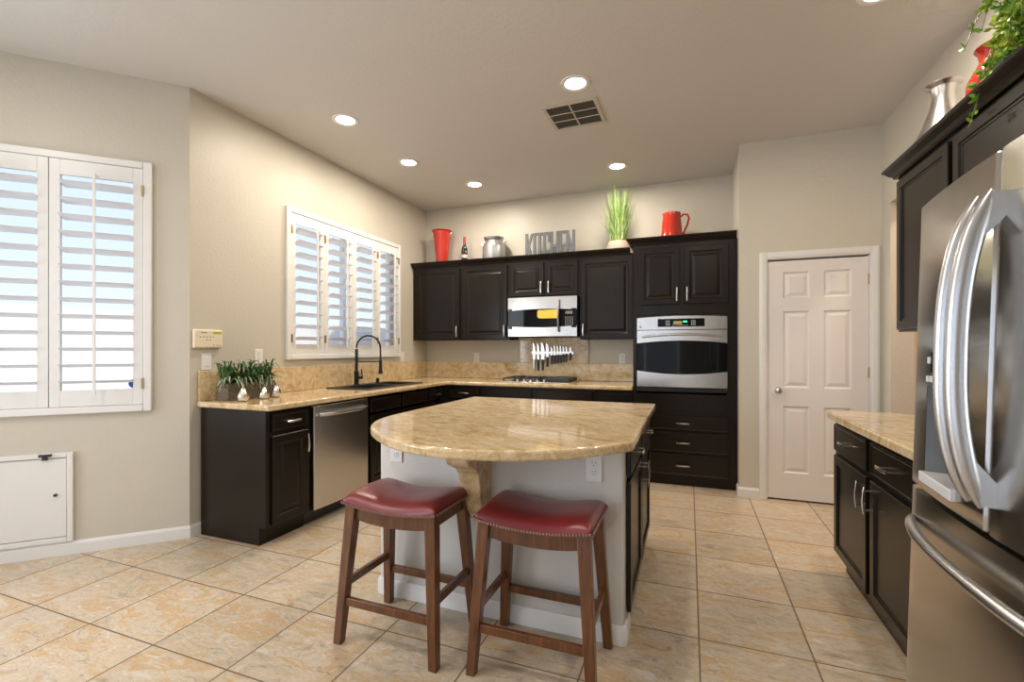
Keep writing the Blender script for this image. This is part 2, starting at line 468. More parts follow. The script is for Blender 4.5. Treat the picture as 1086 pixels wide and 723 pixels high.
WL = (3.05, 4.63, 1.235, 2.45)           # left wall window opening (y0,y1,z0,z1)
m = wall_run((XL, Y0), (XL, YB), (XL - .15, Y0 + .062), (XL - .15, YB + .15), [(WL[0] - Y0, WL[1] - Y0, WL[2], WL[3])])
struct(m.build('wall_left', 'wall'), 'beige wall with the kitchen window above the sink', 'wall')
WN = (0.25, 1.19, 0.925, 2.455)          # nook window opening (s0,s1,z0,z1)
m = wall_run((XL, Y0), (NX, NY), (XL - .15, Y0 + .062), (NX - .15, NY + .062), [WN])
struct(m.build('wall_nook', 'wall'), 'angled beige wall with tall shuttered window', 'wall')
m = wall_run((NX, NY), (NX, YR), (NX - .15, NY + .062), (NX - .15, YR), [(0.45, 2.65, 0.6, 2.35)])
struct(m.build('wall_nook_side', 'wall'))
m = wall_run((NX - .15, YR), (XR + .15, YR), (NX - .15, YR - .15), (XR + .15, YR - .15), [(1.5, 4.2, 0.0, 2.4)])
struct(m.build('wall_rear', 'wall'))
m = wall_run((XL, YB), (XS, YB), (XL, YB + .15), (XS, YB + .15), [])
struct(m.build('wall_back', 'wall'), 'beige back wall above the dark cabinets', 'wall')
DO = (0.622, 1.356, 0, 2.045)            # pantry door opening
m = wall_run((XS, YP), (XR, YP), (XS, YP + .12), (XR, YP + .12), [(DO[0] - XS, DO[1] - XS, DO[2], DO[3])])
m.box(XS, XS + .12, YP + .12, YB + .15, 0, ZC)
struct(m.build('wall_pantry', 'wall'), 'beige wall around the white pantry door', 'wall')
m = wall_run((XR, YP + .12), (XR, YR), (XR + .15, YP + .12), (XR + .15, YR), [(YP + .12 - 4.36, YP + .12 - 3.42, 0.0, 2.40)])
struct(m.build('wall_right', 'wall'), 'beige wall behind the fridge and right cabinets', 'wall')
m = MB(); m.box(XS + .12, XR + .15, YB, YB + .15, 0, ZC); m.box(XR, XR + .15, YP + .12, YB, 0, ZC)  # unseen walls added to block sky leaking in round the pantry door
struct(m.build('wall_pantry_sky_block', 'wall'))
m = MB(); m.box(2.75, 2.85, 2.9, 4.9, 0, ZC); m.box(XR + .15, 2.85, 4.9, 5.0, 0, ZC); m.box(XR + .15, 2.85, 2.8, 2.9, 0, ZC)
struct(m.build('wall_hall', 'hall'))

def baseboard(name, pts, h=0.082, t=0.014):
    """pts: inner wall points in plan, room on the right of travel"""
    m = MB()
    prof = [(0, 0), (t, 0), (t, h * .8), (t * .45, h), (0, h)]
    n = len(pts); P = [Vector(p) for p in pts]
    offs = []
    for i in range(n):
        ds = []
        if i > 0: ds.append((P[i] - P[i - 1]).normalized())
        if i < n - 1: ds.append((P[i + 1] - P[i]).normalized())
        ns = [Vector((d.y, -d.x)) for d in ds]
        if len(ns) == 2:
            b = (ns[0] + ns[1]).normalized(); offs.append(b / b.dot(ns[0]))
        else: offs.append(ns[0])
    rows = [[m.bm.verts.new((P[i].x + offs[i].x * a, P[i].y + offs[i].y * a, z)) for a, z in prof] for i in range(n)]
    k = len(prof)
    for a, b in zip(rows, rows[1:]):
        for j in range(k): m.bm.faces.new((a[j], a[(j + 1) % k], b[(j + 1) % k], b[j]))
    m.bm.faces.new(rows[0]); m.bm.faces.new(rows[-1])
    return struct(m.build(name, 'trim'), 'white baseboard', 'baseboard')
pan = lambda s: (XL - s * D2, Y0 - s * D2)
baseboard('baseboard_left', [pan(NK), (XL, Y0), (XL, 2.285)])
baseboard('baseboard_nook_side', [(NX, YR), (NX, NY)])
baseboard('baseboard_pantry', [(XS, YP + .12), (XS, YP), (DO[0] - .058, YP)])
baseboard('baseboard_right', [(DO[1] + .058, YP), (XR, YP), (XR, 4.36)])

# pantry door
m = MB()
for x0, x1 in ((DO[0] - .058, DO[0]), (DO[1], DO[1] + .058)):
    m.box(x0, x1, YP - .016, YP, 0, DO[3] + .058)
    m.box(x0 + .012, x1 - .012, YP - .022, YP - .014, 0, DO[3] + .046)
m.box(DO[0], DO[1], YP - .016, YP, DO[3], DO[3] + .058)
m.box(DO[0], DO[1], YP - .022, YP - .014, DO[3] + .012, DO[3] + .046)
m.box(DO[0], DO[0] + .006, YP - .01, YP + .12, 0, DO[3]); m.box(DO[1] - .006, DO[1], YP - .01, YP + .12, 0, DO[3]); m.box(DO[0], DO[1], YP - .01, YP + .12, DO[3] - .006, DO[3])
struct(m.build('trim_1', 'trim', bevel=.003), 'white casing around the pantry door', 'trim')
door = thing('door_1', 'white six-panel pantry door with a satin knob', 'door', (DO[0] + .008, YP + .006, 0), kind='structure')
dw_, dh = DO[1] - DO[0] - .016, 2.035
m = MB(); st = .115; cs = dw_ / 2
cols = [(st, cs - .05), (cs + .05, dw_ - st)]
rows_ = [(.235, .80), (.955, 1.60), (1.71, 1.93)]
def fr(x0, x1, z0, z1): m.box(x0, x1, 0, .035, z0, z1)
fr(0, st, .015, dh - .01); fr(dw_ - st, dw_, .015, dh - .01); fr(cols[0][1], cols[1][0], .015, dh - .01)
zz = [.015, .235, .80, .955, 1.60, 1.71, 1.93, dh - .01]
for a, b in ((zz[0], zz[1]), (zz[2], zz[3]), (zz[4], zz[5]), (zz[6], zz[7])):
    for c in cols: fr(c[0], c[1], a, b)
for c in cols:
    for r in rows_: m.rings(c[0], c[1], r[0], r[1], [(0, 0), (.012, .012), (.02, .012), (.045, .003)])
m.build('door_slab', 'door', door)
k = thing('door_knob', None, None, (0.075, 0, .93)); k.parent = door
m = MB(); m.lathe([(.028, 0), (.028, .006), (.012, .008), (.011, .03), (.024, .038), (.028, .05), (.024, .062), (.008, .068)], n=20)
o = m.build('knob', 'nickel', k, smooth=True); o.rotation_euler = (R(90), 0, 0)
for z in (.25, 1.05, 1.80):
    m = MB(); m.box(dw_ - .004, dw_ + .006, -.012, .002, z, z + .085); m.build('hinge', 'brass', door)

# access panel low on the nook wall
ap = thing('access_panel', 'white painted pet door panel low on the angled wall', 'access panel', (*pan(.605), 0), PI * 1.25)
# local +x runs along the wall away from the corner, local +y faces outward from room? rotate so -y faces the room
ap.rotation_euler = (0, 0, R(45)); ap.location = (*pan(1.36), 0)
m = MB(); w = .755
m.box(0, .03, -.022, 0, .085, .64); m.box(w - .03, w, -.022, 0, .085, .64); m.box(.03, w - .03, -.022, 0, .61, .64); m.box(.03, w - .03, -.022, 0, .085, .115)
m.build('frame', 'trim', ap, bevel=.004)
m = MB(); m.box(.034, w - .034, -.014, 0, .119, .606); m.build('panel', 'trim', ap, bevel=.003)
m = MB(); m.lathe([(.009, 0), (.009, .01), (.006, .013)], n=12); o = m.build('lock', 'iron', ap); o.rotation_euler = (R(90), 0, 0); o.location = (w - .085, -.014, .38)
m = MB(); m.box(w - .16, w - .10, -.034, -.02, .622, .637); m.box(w - .145, w - .12, -.03, -.012, .600, .622); m.build('latch', 'iron', ap, bevel=.002)

# ---------------------------------------------------------------- windows and shutters
def window(n, loc, rz, w, h, split):
    wd = thing('window_%d' % n, None, None, loc, rz, kind='structure')
    m = MB(); t = .04
    y0, y1 = .08, .13
    m.box(0, t, y0, y1, 0, h); m.box(w - t, w, y0, y1, 0, h); m.box(t, w - t, y0, y1, 0, t); m.box(t, w - t, y0, y1, h - t, h)
    for s in split: m.box(s - .02, s + .02, y0, y1, t, h - t)
    m.build('window_frame', 'shutter', wd)
    m = MB(); m.box(t, w - t, .10, .104, t, h - t); m.build('pane', 'glass', wd)
    return wd
def shutters(name, label, loc, rz, w, h, npan, fr, stile, rail_b, rail_t, nl, tilt, rod):
    """frame outer w x h; wall face at y=0, room towards -y"""
    t = thing(name, label, 'window shutters', loc, rz)
    m = MB()
    d0, d1 = -.03, 0.03
    m.box(0, fr, d0, 0, 0, h); m.box(w - fr, w, d0, 0, 0, h); m.box(fr, w - fr, d0, 0, h - fr, h); m.box(fr, w - fr, d0, 0, 0, fr)
    m.build('frame', 'shutter', t, bevel=.006)
    pw = (w - 2 * fr) / npan
    for i in range(npan):
        x0 = fr + i * pw + .002; x1 = x0 + pw - .004
        p = thing('shutter_panel', None, None, (0, 0, 0)); p.parent = t
        z0, z1 = fr + .002, h - fr - .002
        m = MB(); a, b = -.022, .006
        m.box(x0, x0 + stile, a, b, z0, z1); m.box(x1 - stile, x1, a, b, z0, z1)
        m.box(x0 + stile, x1 - stile, a, b, z0, z0 + rail_b); m.box(x0 + stile, x1 - stile, a, b, z1 - rail_t, z1)
        m.build('stiles_and_rails', 'shutter', p, bevel=.002)
        m = MB(); lz0, lz1 = z0 + rail_b, z1 - rail_t; pitch = (lz1 - lz0) / nl
        for k in range(nl):
            zc = lz0 + pitch * (k + .5)
            ca, sa = math.cos(tilt), math.sin(tilt)
            poly = []
            for q in range(12):
                an = 2 * PI * q / 12; u = .056 * math.cos(an); v = .0055 * math.sin(an)
                poly.append((-.008 + u * ca - v * sa, zc - u * sa + v * ca))
            m.prism(poly, x0 + stile + .001, x1 - stile - .001, 'x')
        m.build('louvers', 'shutter', p, smooth=True, angle=50)
        rx = (x0 + x1) / 2 if rod == 'c' else x0 + stile + (x1 - x0 - 2 * stile) * rod
        m = MB(); m.box(rx - .006, rx + .006, -.082, -.070, lz0 - .03, lz1 + .02)
        m.box(rx - .004, rx + .004, -.068, -.02, lz1 + .008, lz1 + .016)
        m.build('tilt_rod', 'shutter', p)
        hx = x0 if i < npan / 2 else x1
        for hz in (z0 + .10, z1 - .18):
            m = MB(); m.box(hx - .006, hx + .006, -.036, -.022, hz, hz + .07); m.build('hinge', 'brass', p)
    return t
# left wall: local x -> +Y, local -y -> +X  => rz = 90deg
w1 = window(1, (XL, WL[0], WL[2]), R(90), WL[1] - WL[0], WL[3] - WL[2], [(WL[1] - WL[0]) / 2])
shutters('plantation_shutters', 'four-panel white plantation shutters above the black sink', (XL, 3.01, 1.19), R(90), 1.66, 1.30, 4, .045, .05, .085, .085, 10, R(14), .68)
# nook wall: local x runs from far left towards the corner
w2 = window(2, (*pan(WN[1]), WN[2]), R(45), WN[1] - WN[0], WN[3] - WN[2], [])
shutters('plantation_shutters', 'tall two-panel white plantation shutters on the angled wall', (*pan(1.235), .875), R(45), 1.03, 1.63, 2, .045, .052, .10, .095, 13, R(10), 'c')
m = MB(); m.lathe([(.03, 0), (.03, .002)], n=16); o = m.build('window_sticker', 'sticker', w2); o.rotation_euler = (R(90), 0, 0); o.location = (.86, .099, .125)
# glazing behind the camera
w3 = window(3, (NX, NY - 2.65, .6), R(90), 2.2, 1.75, [1.1])
w4 = window(4, (NX - .15 + 4.2, YR, 0), R(180), 2.7, 2.4, [1.35])

# outdoors seen between the louvers
m = MB(); m.box(-16, -4.6, -9, 16, -.2, -.05); struct(m.build('ground', 'ground_out'))
m = MB(); m.box(-10.2, -10.0, -9, 14, -.05, 2.0); tag(m.build('garden_wall', 'stucco_out'), 'pale garden wall outside the shuttered windows', 'wall')
hb = thing('neighbouring_house', 'grey house seen through the rightmost shutter above sink', 'house', (-6.6, 11.2, 0))
m = MB(); m.box(-.7, 2.6, 0, 3, -.05, 5.2); m.build('house_wall', 'house_out', hb)
m = MB(); m.prism([(-.4, 5.1), (3.4, 5.1), (1.5, 6.4)], -1.0, 2.9, 'x'); m.build('roof', 'ground_out', hb)

# ---------------------------------------------------------------- cabinets
def handle(parent, x, y, z, ln, vert, r=.0055, out=.03, arch=.006):
    m = MB(); pts = []
    for i in range(9):
        t = -1 + 2 * i / 8; o_ = -(out + arch * (1 - t * t))
        pts.append((x, y + o_, z + t * ln / 2) if vert else (x + t * ln / 2, y + o_, z))
    m.tube(pts, r * .7, n=8, r2=r * 1.3, up=(0, 1, 0))
    for sgn in (-1, 1):
        q = sgn * ln * .36
        a = (x, y, z + q) if vert else (x + q, y, z)
        b = (a[0], y - out - arch * .4, a[2])
        m.tube([a, b], .0045, n=8)
    return m.build('handle', 'nickel', parent, smooth=True)

DPROF = [(0, .018), (0, .004), (.004, 0), (.048, 0), (.055, .007), (.066, .009), (.075, .009), (.095, .003)]
RPROF = [(0, .018), (0, .004), (.004, 0), (.012, 0), (.016, .002)]
RECESS = [(0, .018), (0, .004), (.004, 0), (.045, 0), (.047, .006), (.056, .006), (.058, .010)]
def front(parent, kind, x0, x1, z0, z1, hd=None, prof=None):
    m = MB()
    if kind == 'door':
        m.rings(x0, x1, z0, z1, prof or DPROF)
        o = m.build('door', 'wood', parent)
    else:
        m.rings(x0, x1, z0, z1, RPROF)
        o = m.build('drawer', 'wood_h', parent)
    if hd == 'h': handle(o, (x0 + x1) / 2, 0, (z0 + z1) / 2, .115, False)
    elif hd:
        side, end = hd[0], hd[1]
        hx = x0 + .026 if side == 'l' else x1 - .026
        hz = z0 + .09 if end == 'b' else z1 - .09
        handle(o, hx, 0, hz, .125, True)
    return o
def cabinet(name, label, loc, rz, w, depth, z0, z1, fronts, toe=0, group=None, toe_y=.08, cut=None):
    t = thing(name, label, 'cabinet', loc, rz, group)
    m = MB()
    depth -= .024 if toe or z0 < .1 else 0
    if toe:
        m.prism([(.019, toe), (toe_y, toe), (toe_y, 0), (depth, 0), (depth, z1), (.019, z1)], 0, w, 'x')
    elif cut: pass
    else: m.box(0, w, .019, depth, z0, z1)
    if not cut: m.build('body', 'wood', t, bevel=.0015, seg=1)
    for f in fronts: front(t, *f)
    return t
BC = 'base cabinets'
ZT = .878
# left run (fronts face +X)
cabinet('base_cabinet', 'dark base cabinet left of the dishwasher with end panel', (-2.54, 2.269, 0), R(90), .375, .64, 0, ZT,
        [('drawer', .04, .345, .735, .855, 'h'), ('door', .04, .345, .13, .712, 'rt')], toe=.115, toe_y=.075)
dwk = MB()
cabinet('sink_cabinet', 'dark sink cabinet with two false drawer fronts under the sink', (-2.54, 3.29, 0), R(90), .965, .64, 0, .70,
        [('drawer', .03, .475, .735, .855), ('drawer', .505, .945, .735, .855), ('door', .03, .475, .13, .712, 'rt'), ('door', .505, .945, .13, .712, 'lt')], toe=.115)
cabinet('base_cabinet', 'narrow dark base cabinet right of the sink by the corner', (-2.54, 4.26, 0), R(90), .37, .64, 0, ZT,
        [('drawer', .03, .29, .735, .855, 'h'), ('door', .03, .29, .13, .712, 'rt')], toe=.115)
# back run (fronts face -Y)
yb = 4.65
cabinet('base_cabinet', 'dark corner base cabinet on the back wall nearest the window', (-2.53, yb, 0), 0, .405, YB - yb, 0, ZT,
        [('drawer', .04, .385, .735, .855, 'h'), ('door', .04, .385, .13, .712, 'rt')], toe=.115)
cabinet('base_cabinet', 'dark base cabinet under the left half of the cooktop', (-2.125, yb, 0), 0, .605, YB - yb, 0, ZT,
        [('drawer', .02, .585, .735, .855), ('door', .02, .295, .13, .712, 'rt'), ('door', .31, .585, .13, .712, 'lt')], toe=.115)
cabinet('base_cabinet', 'dark base cabinet under the right half of the cooktop', (-1.52, yb, 0), 0, .635, YB - yb, 0, ZT,
        [('drawer', .02, .615, .735, .855), ('door', .02, .31, .13, .712, 'rt'), ('door', .325, .615, .13, .712, 'lt')], toe=.115)
cabinet('base_cabinet', 'dark base cabinet on back wall beside the oven tower', (-.885, yb, 0), 0, .38, YB - yb, 0, ZT,
        [('drawer', .015, .365, .735, .855), ('door', .015, .365, .13, .712, 'lt')], toe=.115)
# oven tower
tower = cabinet('oven_cabinet', 'tall dark cabinet holding the wall oven beside pantry', (-.505, 4.635, 0), 0, .912, YB - 4.635, 0, 2.28,
        [('door', .055, .425, 1.70, 2.235, 'rb'), ('door', .462, .838, 1.70, 2.235, 'lb'),
         ('drawer', .065, .838, .52, .662, 'h'), ('drawer', .065, .838, .315, .505, 'h'), ('drawer', .065, .838, .10, .298, 'h')],
        toe=.085, toe_y=.03, cut=True)
m = MB()
a, b_ = .035, .827          # oven cutout
m.box(0, a, .019, .621, 0.085, 2.28); m.box(b_, .912, .019, .621, .085, 2.28)
m.box(a, b_, .019, .621, 1.602, 2.28); m.box(a, b_, .019, .621, .085, .86)
m.box(a, b_, .60, .621, .86, 1.602); m.box(0, .912, .045, .621, 0, .085)
m.build('body', 'wood', tower)
# upper cabinets
yu = 4.95
zu0, zu1 = 1.383, 2.275
UP = [(-3.178, -2.51, [('door', .06, .645, zu0 + .012, 2.235, 'rb')], zu0, 'dark wall cabinet in the corner beside the window'),
      (-2.51, -1.912, [('door', .02, .578, zu0 + .012, 2.235, 'rb')], zu0, 'dark single-door wall cabinet left of the microwave'),
      (-1.912, -1.098, [('door', .018, .415, 1.868, 2.235, 'rb'), ('door', .45, .797, 1.868, 2.235, 'lb')], 1.85, 'short dark two-door wall cabinet above the microwave'),
      (-1.098, -.507, [('door', .018, .560, zu0 + .012, 2.235, 'lb')], zu0, 'dark single-door wall cabinet right of the microwave')]
for x0, x1, fs, z0, lb in UP:
    cabinet('wall_cabinet', lb, (x0, yu, 0), 0, x1 - x0, YB - yu, z0, zu1, fs)
# right run (fronts face -X): origin at far end, local x towards camera
cabinet('base_cabinet', 'two-door dark base cabinet at the right by the fridge', (.777, 3.205, 0), R(-90), 1.10, .655, 0, ZT,
        [('drawer', .035, .555, .705, .855, 'h'), ('drawer', .605, 1.07, .705, .855, 'h'),
         ('door', .035, .555, .13, .680, 'rt', RECESS), ('door', .605, 1.07, .13, .680, 'lt', RECESS)], toe=.115, toe_y=.07)
cabinet('base_cabinet', 'dark base cabinet tight against the fridge, mostly hidden', (.777, 2.105, 0), R(-90), .325, .655, 0, ZT,
        [('door', .02, .305, .13, .855)], toe=.115, toe_y=.07)
cabinet('wall_cabinet', 'dark wall cabinet at the right end, far door', (1.074, 3.205, 0), R(-90), .585, .36, 1.376, 2.245,
        [('door', .025, .572, 1.388, 2.205, None, RECESS)])
cabinet('wall_cabinet', 'dark wall cabinet at upper right partly behind the fridge', (1.074, 2.62, 0), R(-90), .84, .36, 1.376, 2.245,
        [('door', .03, .81, 1.388, 2.205, None, RECESS)])
cabinet('wall_cabinet', 'dark cabinet directly above the fridge', (1.074, 1.78, 0), R(-90), .94, .36, 1.84, 2.245,
        [('door', .02, .46, 1.852, 2.205), ('door', .48, .92, 1.852, 2.205)])
# island cabinet (fronts face +X)
isl = cabinet('island_cabinet', 'dark cabinet on the aisle side of the island', (-.24, 2.20, 0), R(90), 1.01, .60, 0, ZT,
        [('drawer', -.08, .435, .715, .855, 'h'), ('drawer', .465, .995, .715, .855, 'h'),
         ('door', -.08, .435, .12, .695, 'rt', RECESS), ('door', .465, .995, .12, .695, 'lt', RECESS)], toe=.10, toe_y=.06)

def crown(name, label, pts, zb, t=.055, hh=.06):
    """moulding swept along plan points; outward side on the right of travel"""
    prof = [(0, 0), (.012, 0), (.016, .012), (.03, .022), (t - .008, hh - .016), (t, hh - .012), (t, hh), (0, hh)]
    m = MB(); P = [Vector(p) for p in pts]; n = len(P); offs = []
    for i in range(n):
        ds = []
        if i > 0: ds.append((P[i] - P[i - 1]).normalized())
        if i < n - 1: ds.append((P[i + 1] - P[i]).normalized())
        ns = [Vector((d.y, -d.x)) for d in ds]
        if len(ns) == 2:
            b = (ns[0] + ns[1]).normalized(); offs.append(b / b.dot(ns[0]))
        else: offs.append(ns[0])
    rows = [[m.bm.verts.new((P[i].x + offs[i].x * a, P[i].y + offs[i].y * a, zb + z)) for a, z in prof] for i in range(n)]
    k = len(prof)
    for a, b in zip(rows, rows[1:]):
        for j in range(k): m.bm.faces.new((a[j], a[(j + 1) % k], b[(j + 1) % k], b[j]))
    m.bm.faces.new(rows[0]); m.bm.faces.new(rows[-1])
    return tag(m.build(name, 'wood_h'), label, 'moulding')
crown('crown_moulding', 'dark crown moulding along the wall cabinets over the microwave', [(-3.178, yu + .012), (-.567, yu + .012)], 2.262)
crown('crown_moulding', 'dark crown moulding topping the tall oven cabinet', [(-.51, YB - .01), (-.51, 4.65), (.400, 4.65)], 2.278)
crown('crown_moulding', 'dark crown moulding above the right cabinets and fridge', [(XR - .003, 3.21), (1.088, 3.21), (1.088, .84)], 2.232)

# ---------------------------------------------------------------- countertops
ct = thing('granite_countertop', 'gold granite L-shaped countertop around the sink and cooktop', 'countertop', (0, 0, 0))
xs = [-3.178, -3.05, -2.66, -2.515, -.510]; ys = [2.25, 3.44, 4.27, 4.625, 5.278]
m = MB()
m.cells(xs, ys, lambda i, j: (i < 3 or j == 3) and not (i == 1 and j == 1), .880, .920)
m.build('slab', 'granite', ct, bevel=.012, seg=3)
m = MB(); m.box(-3.178, -3.158, 2.262, 5.278, .921, 1.128); m.build('backsplash', 'granite', ct, bevel=.003)
m = MB(); m.box(-3.157, -.508, 5.258, 5.278, .921, 1.115); m.build('backsplash', 'granite', ct, bevel=.003)
m = MB(); m.box(-1.885, -1.06, 5.262, 5.278, 1.116, 1.413); m.build('range_backsplash', 'granite', ct, bevel=.003)

ct = thing('granite_countertop', 'gold granite counter on the right beside the fridge', 'countertop', (0, 0, 0))
m = MB()
pr = [(1.434, 1.775), (.752, 1.775), (.752, 3.19)]
for i in range(7):
    an = R(180 - i * 15); pr.append((.812 + .06 * math.cos(an), 3.19 + .06 * math.sin(an)))
pr.append((1.434, 3.25))
m.prism(pr, .880, .920); m.build('slab', 'granite', ct, bevel=.012, seg=3)
m = MB(); m.box(1.416, 1.434, 1.78, 3.25, .921, 1.02); m.build('backsplash', 'granite', ct, bevel=.003)

# island
ib = thing('kitchen_island', 'white painted island knee wall behind the two stools', 'island', (0, 0, 0))
m = MB(); m.box(-1.525, -.262, 2.065, 2.185, 0, .878); m.box(-1.525, -1.42, 2.185, 3.2, 0, .878)
m.build('painted_wall', 'island_paint', ib, bevel=.014, seg=4)
m = MB()
def bb(pts):
    h, t = .085, .014
    prof = [(0, 0), (t, 0), (t, h * .78), (t * .45, h), (0, h)]
    P = [Vector(p) for p in pts]; n = len(P); offs = []
    for i in range(n):
        ds = []
        if i > 0: ds.append((P[i] - P[i - 1]).normalized())
        if i < n - 1: ds.append((P[i + 1] - P[i]).normalized())
        ns = [Vector((d.y, -d.x)) for d in ds]
        if len(ns) == 2: b = (ns[0] + ns[1]).normalized(); offs.append(b / b.dot(ns[0]))
        else: offs.append(ns[0])
    rows = [[m.bm.verts.new((P[i].x + offs[i].x * a, P[i].y + offs[i].y * a, z)) for a, z in prof] for i in range(n)]
    for a, b in zip(rows, rows[1:]):
        for j in range(5): m.bm.faces.new((a[j], a[(j + 1) % 5], b[(j + 1) % 5], b[j]))
    m.bm.faces.new(rows[0]); m.bm.faces.new(rows[-1])
bb([(-1.525, 3.2), (-1.525, 2.075), (-1.515, 2.065), (-.275, 2.065), (-.262, 2.078), (-.262, 2.185)])
m.build('baseboard', 'trim', ib, bevel=.002)
def outlet_box(parent_or_none, w=.072, h=.115):
    pass
it = thing('island_countertop', 'gold granite island top with a rounded seating end', 'countertop', (0, 0, 0))
ctrl = [(-1.535, 2.62), (-1.535, 2.32), (-1.515, 2.06), (-1.42, 1.85), (-1.25, 1.68), (-1.08, 1.57), (-.90, 1.518), (-.72, 1.525), (-.54, 1.582), (-.37, 1.69), (-.212, 1.875)]
out = []
def cr(p0, p1, p2, p3, t):
    return tuple(.5 * ((2 * p1[k]) + (-p0[k] + p2[k]) * t + (2 * p0[k] - 5 * p1[k] + 4 * p2[k] - p3[k]) * t * t + (-p0[k] + 3 * p1[k] - 3 * p2[k] + p3[k]) * t ** 3) for k in (0, 1))
for i in range(len(ctrl) - 1):
    p0 = ctrl[max(i - 1, 0)]; p3 = ctrl[min(i + 2, len(ctrl) - 1)]
    for q in range(5): out.append(cr(p0, ctrl[i], ctrl[i + 1], p3, q / 5))
out.append(ctrl[-1]); out += [(-.204, 1.90), (-.204, 3.215), (-.22, 3.235), (-1.52, 3.235), (-1.535, 3.22)]
m = MB(); m.prism(out, .880, .920); m.build('slab', 'granite', it, bevel=.015, seg=4, angle=50)
m = MB()
prof = [(2.064, .878), (1.80, .878), (1.795, .855), (1.80, .81), (1.825, .775), (1.865, .755), (1.90, .74), (1.925, .71), (1.935, .66), (1.94, .60), (1.955, .545), (1.985, .50), (2.02, .475), (2.064, .465)]
m.prism(prof, -.995, -.885, 'x')
m.build('corbel', 'granite', it, bevel=.006)

def outlet(label, loc, rz, kind='outlet', group=None):
    """wall plate, back on the wall at local y=0, room towards -y"""
    t = thing('wall_' + kind if kind == 'switch' else 'electrical_outlet', label, 'light switch' if kind == 'switch' else 'outlet', loc, rz, group)
    m = MB(); m.box(-.036, .036, -.006, 0, -.058, .058); m.build('cover_plate', 'plate', t, bevel=.002)
    if kind == 'switch':
        m = MB(); m.box(-.016, .016, -.010, -.004, -.033, .033); m.build('rocker', 'plate', t, bevel=.001)
    else:
        for s in (-1, 1):
            m = MB(); m.lathe([(.0165, 0), (.0165, .0025), (.015, .003)], n=16)
            o = m.build('socket', 'plate', t); o.rotation_euler = (R(90), 0, 0); o.location = (0, -.006, s * .02)
            m = MB(); m.box(-.0075, -.0055, -.0095, -.008, .002, .010); m.box(.0055, .0075, -.0095, -.008, .002, .010); m.lathe([(.0025, 0), (.0025, .001)], c=(0, 0, 0), n=8)
            for v in m.bm.verts:
                if v.co.y > -.007: v.co = Vector((v.co.x, -.0085 - v.co.z, v.co.y - .006))
            q = m.build('slot', 'black', o); q.matrix_parent_inverse = Matrix.Identity(4)
            q.rotation_euler = (R(-90), 0, 0); q.location = (0, 0, 0)
            # child space is rotated: bring slots onto the socket face
            q.location = (0, 0, -.006)
    return t
outlet('white outlet on the island beneath its rounded left end', (-1.420, 2.063, .755), 0)
outlet('white outlet on the island wall above the right stool', (-.392, 2.063, .757), 0)
outlet('white outlet on the back wall left of the knives', (-2.463, 5.279, 1.174), 0)
outlet('white outlet on the back wall beside the oven tower', (-.69, 5.279, 1.172), 0)
outlet('white outlet behind the leafy planter on the counter', (XL + .001, 2.752, 1.222), R(90))
outlet('white light switch below the alarm keypad', (XL + .001, 2.324, 1.192), R(90), 'switch')
outlet('white light switch between the kitchen window and wall cabinet', (XL + .001, 4.73, 1.19), R(90), 'switch')

kp = thing('alarm_keypad', 'ivory alarm keypad on the wall above the planter', 'keypad', (XL + .001, 2.327, 1.353), R(90))
m = MB(); m.box(-.105, .105, -.028, 0, -.065, .065); m.build('housing', 'ivory', kp, bevel=.010, seg=3)
m = MB(); m.box(.03, .09, -.0295, -.027, .035, .05); m.build('display', 'lcd', kp)
m = MB()
for i in range(5): m.box(-.07 + i * .024, -.062 + i * .024, -.030, -.027, .010, .016)
for i in range(2): m.box(-.02 + i * .024, -.012 + i * .024, -.030, -.027, -.010, -.004)
for i in range(3): m.box(.03 + i * .024, .038 + i * .024, -.030, -.027, -.048, -.042)
m.box(-.06, -.015, -.0290, -.027, .040, .046)
m.build('buttons', 'button', kp)

# ---------------------------------------------------------------- appliances
dwx = thing('dishwasher', 'stainless steel dishwasher between the dark base cabinets', 'dishwasher', (-2.54, 2.655, 0), R(90))
m = MB(); m.box(.006, .620, .035, .60, .105, .872); m.build('tub', 'black', dwx)
m = MB(); m.box(.006, .620, .09, .12, 0, .105); m.build('toe_kick', 'rubber', dwx)
m = MB()
pr = []
for i in range(11):
    x = .008 + (.61) * i / 10; t = (x - .313) / .305
    pr.append((x, -.004 - .012 * (1 - t * t)))
pr += [(.618, .034), (.008, .034)]
m.prism(pr, .112, .866)
dd = m.build('door', 'steel', dwx, bevel=.003)
m = MB(); pts = []
for i in range(13):
    t = -1 + i / 6; pts.append((.313 + t * .268, -.022 - .036 * (1 - t ** 4), .800 - .0 * t))
m.tube(pts, .013, n=10, r2=.010); m.build('handle', 'steel_polish', dd, smooth=True)

